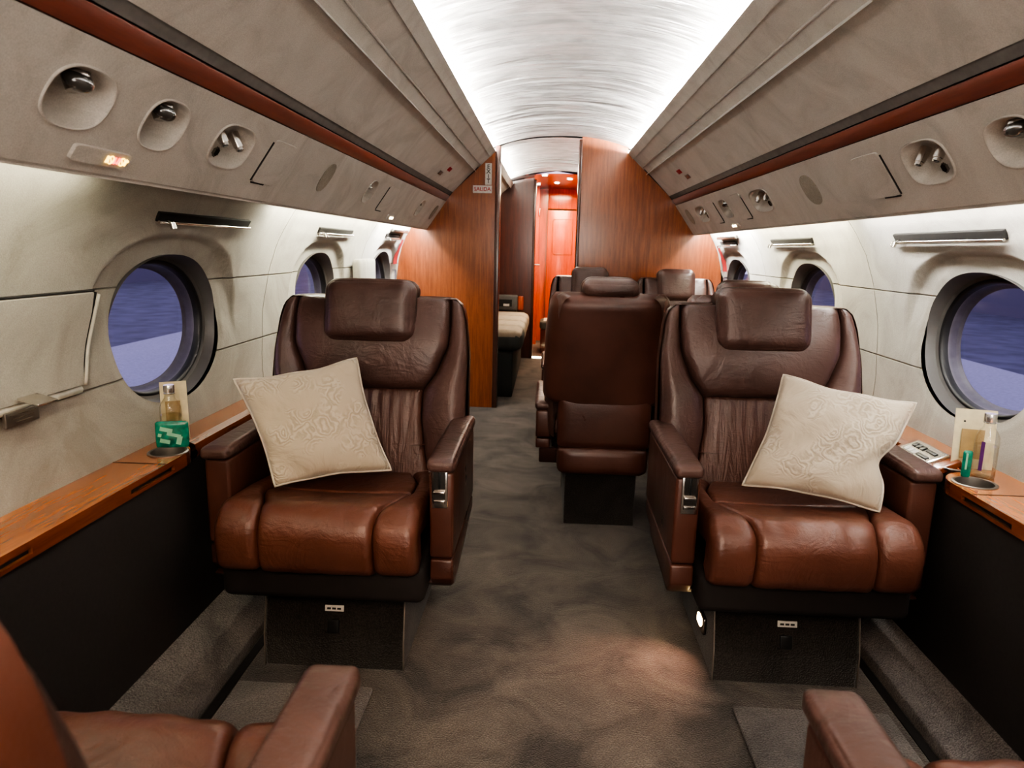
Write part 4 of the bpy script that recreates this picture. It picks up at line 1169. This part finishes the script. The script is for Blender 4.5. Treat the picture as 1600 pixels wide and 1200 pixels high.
def card(loc, w, h, rz, tilt, label, mat='cream'):
    e = empty('menu_card', loc, rz, label, 'card')
    R = Matrix.Rotation(tilt, 4, 'X')
    vs = []; n = 10
    for i in range(n + 1):
        for j in range(n + 1):
            u, v = i / n, j / n
            vs.append(R @ V(((u - .5) * w, .004 * math.sin(PI * u) * (1 - v) + (0.006 * v * v), v * h)))
    k = len(vs); vs += [v + V((0, .0018, 0)) for v in vs]
    fs = grid_faces(n + 1, n + 1) + [tuple(reversed(f)) for f in grid_faces(n + 1, n + 1, k)]
    mesh('card_body', vs, fs, M[mat], e, True)
    bm = bmesh.new()
    add_box(bm, (-.004, -.0012, h * .42), (w * .55, .0012, h * .5)); 
    o = bmobj('card_print', bm, M['card_print'], e); o.matrix_local = R
    bm = bmesh.new(); add_cyl(bm, (-w * .28, -.001, h * .8), (-w * .28, -.0025, h * .8), .0025, 12)
    o = bmobj('punched_hole', bm, M['ink'], e); o.matrix_local = R
    return e
card((-1.040, 1.775, .586), .065, .155, .55, -.10, 'cream card standing behind the bottle on the left ledge')
card((1.020, 1.765, .586), .092, .150, -.25, -.08, 'cream card standing behind the bottle on the right ledge')
# green snack wrapper, left
gw = empty('snack_packet', (-1.010, 1.700, .587), .25, 'green foil snack packet in front of the left bottle', 'packet')
cushion('packet', (0, 0, .034), (.078, .010, .068), .0045, M['green'], gw, .003, 10, crown_axis=1)
for (x, z, w, h) in ((-.012, .048, .03, .010), (.006, .034, .034, .008), (-.016, .018, .024, .010), (.018, .020, .012, .022), (-.028, .034, .008, .008)):
    box('packet_print', (x, -.0088, z), (w, .001, h), M['green_light'], gw, Matrix.Rotation(.25, 3, 'Y'))
gw2 = empty('snack_packet', (.963, 1.690, .587), -.2, 'slim green packet standing left of the right bottle', 'packet')
cushion('packet', (0, 0, .033), (.020, .010, .066), .0045, M['green'], gw2, .001, 8)
box('packet_print', (-.003, -.0056, .040), (.004, .001, .04), M['green_light'], gw2)

# ------------------------------------------------------------------ outside the windows
gd = mesh('ground', [(-90, -60, -2.2), (90, -60, -2.2), (90, 120, -2.2), (-90, 120, -2.2)], [(0, 1, 2, 3)], simple('apron_concrete', (.16, .16, .2), .8, bscale=8, var=.3), None, False); tag(gd, 'night apron outside the windows', kind='structure')
M['wing'] = simple('pale_wing_metal', (.42, .42, .5), .5)
M['lit_win'] = simple('lit_far_windows', (.6, .6, .7), .5, emit=(.55, .55, .8), es=.5)
M['facade'] = simple('far_facade', (.16, .16, .22), .8)
for s, sn in ((-1, 'left'), (1, 'right')):
    pts = [(1.27, 1.2, -.30), (4.7, 5.0, -.02), (4.7, 11.0, -.02), (1.27, 7.5, -.30)]
    w = mesh('aircraft_wing', [(s * x, y, z) for x, y, z in pts] + [(s * x, y, z - .12) for x, y, z in pts],
             [(0, 1, 2, 3), (7, 6, 5, 4), (0, 4, 5, 1), (1, 5, 6, 2), (2, 6, 7, 3), (3, 7, 4, 0)], M['wing'], None, False)
    tag(w, 'pale aircraft wing low outside the %s windows' % sn, 'wing')
b1 = empty('terminal_building', (30, 40, -2.2), 0, 'distant low building with lit windows seen through right windows', 'building')
box('facade', (0, 0, 3.4), (6, 70, 6.8), M['facade'], b1)
for k in range(14): box('lit_window', (-3.02, -30 + k * 4.6, 4.0), (.06, 2.6, .9), M['lit_win'], b1)
b2 = empty('hangar', (-36, 45, -2.2), 0, 'distant dark hangar seen through left windows', 'building')
box('facade', (0, 0, 3.0), (6, 80, 6.0), M['facade'], b2)
for k in range(6): box('apron_light', (3.05, -24 + k * 8.3, 5.0), (.1, .4, .3), M['em_white'], b2)

# ------------------------------------------------------------------ lights
def area(name, loc, sx, sy, energy, color, rot, spread=180):
    l = bpy.data.lights.new(name, 'AREA'); l.shape = 'RECTANGLE'; l.size = sx; l.size_y = sy; l.energy = energy; l.color = color; l.spread = math.radians(spread)
    o = bpy.data.objects.new(name, l); col.objects.link(o); o.location = loc; o.rotation_euler = rot
    return o
def aim(o, d):
    o.rotation_euler = V(d).to_track_quat('-Z', 'Y').to_euler()
for s in (-1, 1):
    # cove lights behind the bin lips (local Y runs along the cabin)
    for (y0, y1, e) in ((YN + .1, 1.6, 66), (1.6, YF - .05, 88)):
        o = area('cove_lamp', (s * .483, (y0 + y1) / 2, 1.7225), .026, y1 - y0, e, (1, .97, .92), (0, 0, 0))
        d = V((-s * 1.0, 0, .62)).normalized()
        ex = V((0, 1, 0)).cross(d).normalized()
        Mx = Matrix((ex, V((0, 1, 0)), -d)).transposed()
        if Mx.determinant() < 0: Mx = Matrix((-ex, V((0, 1, 0)), -d)).transposed()
        o.rotation_euler = Mx.to_euler()
segs = {-1: ((YN, 1.42, 5.2, (1, .95, .72)), (2.40, 3.9, 6.2, (1, .97, .78)), (3.95, 4.8, 7.5, (1, .98, .93))),
        1: ((YN, 2.52, 15, (1, .98, .93)), (2.62, 3.75, 4.6, (1, .95, .72)), (3.8, 4.8, 8.5, (1, .98, .93)))}
for s, ss in segs.items():
    for y0, y1, e, c_ in ss:
        o = area('wash_lamp', (s * .935, (y0 + y1) / 2, 1.252), .02, y1 - y0, e, c_, (0, 0, 0))
        d = V((s * .55, 0, -1)).normalized(); ex = V((0, 1, 0)).cross(d).normalized()
        Mx = Matrix((ex, V((0, 1, 0)), -d)).transposed()
        if Mx.determinant() < 0: Mx = Matrix((-ex, V((0, 1, 0)), -d)).transposed()
        o.rotation_euler = Mx.to_euler()
# fill added behind the camera to brighten the panels, then warm aft light
o = area('panel_fill_lamp', (0, -1.45, .95), 1.5, 1.2, 24, (1, .93, .85), (0, 0, 0)); aim(o, (0, 1, .12))
area('rear_cabin_lamp', (0, -1.0, 1.75), .7, .8, 9, (1, .86, .72), (0, 0, 0))
o = area('front_row_lamp', (-.1, -.55, 1.6), .4, .4, 5, (1, .68, .45), (0, 0, 0), 90); aim(o, (-.1, .75, -1))
# vestibule and lounge
for s in (-1, 1):
    o = area('lounge_cove_lamp', (s * .483, 5.9, 1.7225), .026, 1.9, 75, (1, .95, .86), (0, 0, 0))
    d = V((-s * 1.0, 0, .62)).normalized(); ex = V((0, 1, 0)).cross(d).normalized(); Mx = Matrix((ex, V((0, 1, 0)), -d)).transposed()
    if Mx.determinant() < 0: Mx = Matrix((-ex, V((0, 1, 0)), -d)).transposed()
    o.rotation_euler = Mx.to_euler()
area('vestibule_lamp', (.05, 7.9, 1.76), .35, .8, 26, (1, .72, .45), (0, 0, 0))
area('lounge_lamp', (0, 6.3, 1.78), .3, .8, 9, (1, .85, .68), (0, 0, 0))
def spot(name, loc, tgt, e, c_, size, blend=.5, r=.01):
    l = bpy.data.lights.new(name, 'SPOT'); l.energy = e; l.color = c_; l.spot_size = size; l.spot_blend = blend; l.shadow_soft_size = r
    o = bpy.data.objects.new(name, l); col.objects.link(o); o.location = loc; aim(o, V(tgt) - V(loc)); return o
spot('foot_lamp', (.385, 1.83, .11), (.25, 1.74, 0), 5, (1, .55, .38), 2.0, 1.0)

w = bpy.data.worlds.new('night'); bpy.context.scene.world = w; w.use_nodes = True
nt = w.node_tree; bg = nt.nodes['Background']
tc = nt.nodes.new('ShaderNodeTexCoord'); sp = nt.nodes.new('ShaderNodeSeparateXYZ'); nt.links.new(tc.outputs['Generated'], sp.inputs[0])
rp = ramp(nt, [(0, (.17, .16, .27)), (.48, (.18, .17, .29)), (.56, (.22, .17, .22)), (.75, (.08, .08, .14))])
mr = nt.nodes.new('ShaderNodeMapRange'); mr.inputs[1].default_value = -1; nt.links.new(sp.outputs['Z'], mr.inputs[0]); nt.links.new(mr.outputs[0], rp.inputs[0])
nt.links.new(rp.outputs[0], bg.inputs['Color']); bg.inputs['Strength'].default_value = 3.6

sc = bpy.context.scene
sc.view_settings.view_transform = 'AgX'
sc.view_settings.look = 'AgX - High Contrast'
sc.view_settings.exposure = .8
try:
    sc.cycles.use_denoising = True; sc.cycles.max_bounces = 8; sc.cycles.diffuse_bounces = 5; sc.cycles.sample_clamp_indirect = 6
except Exception: pass
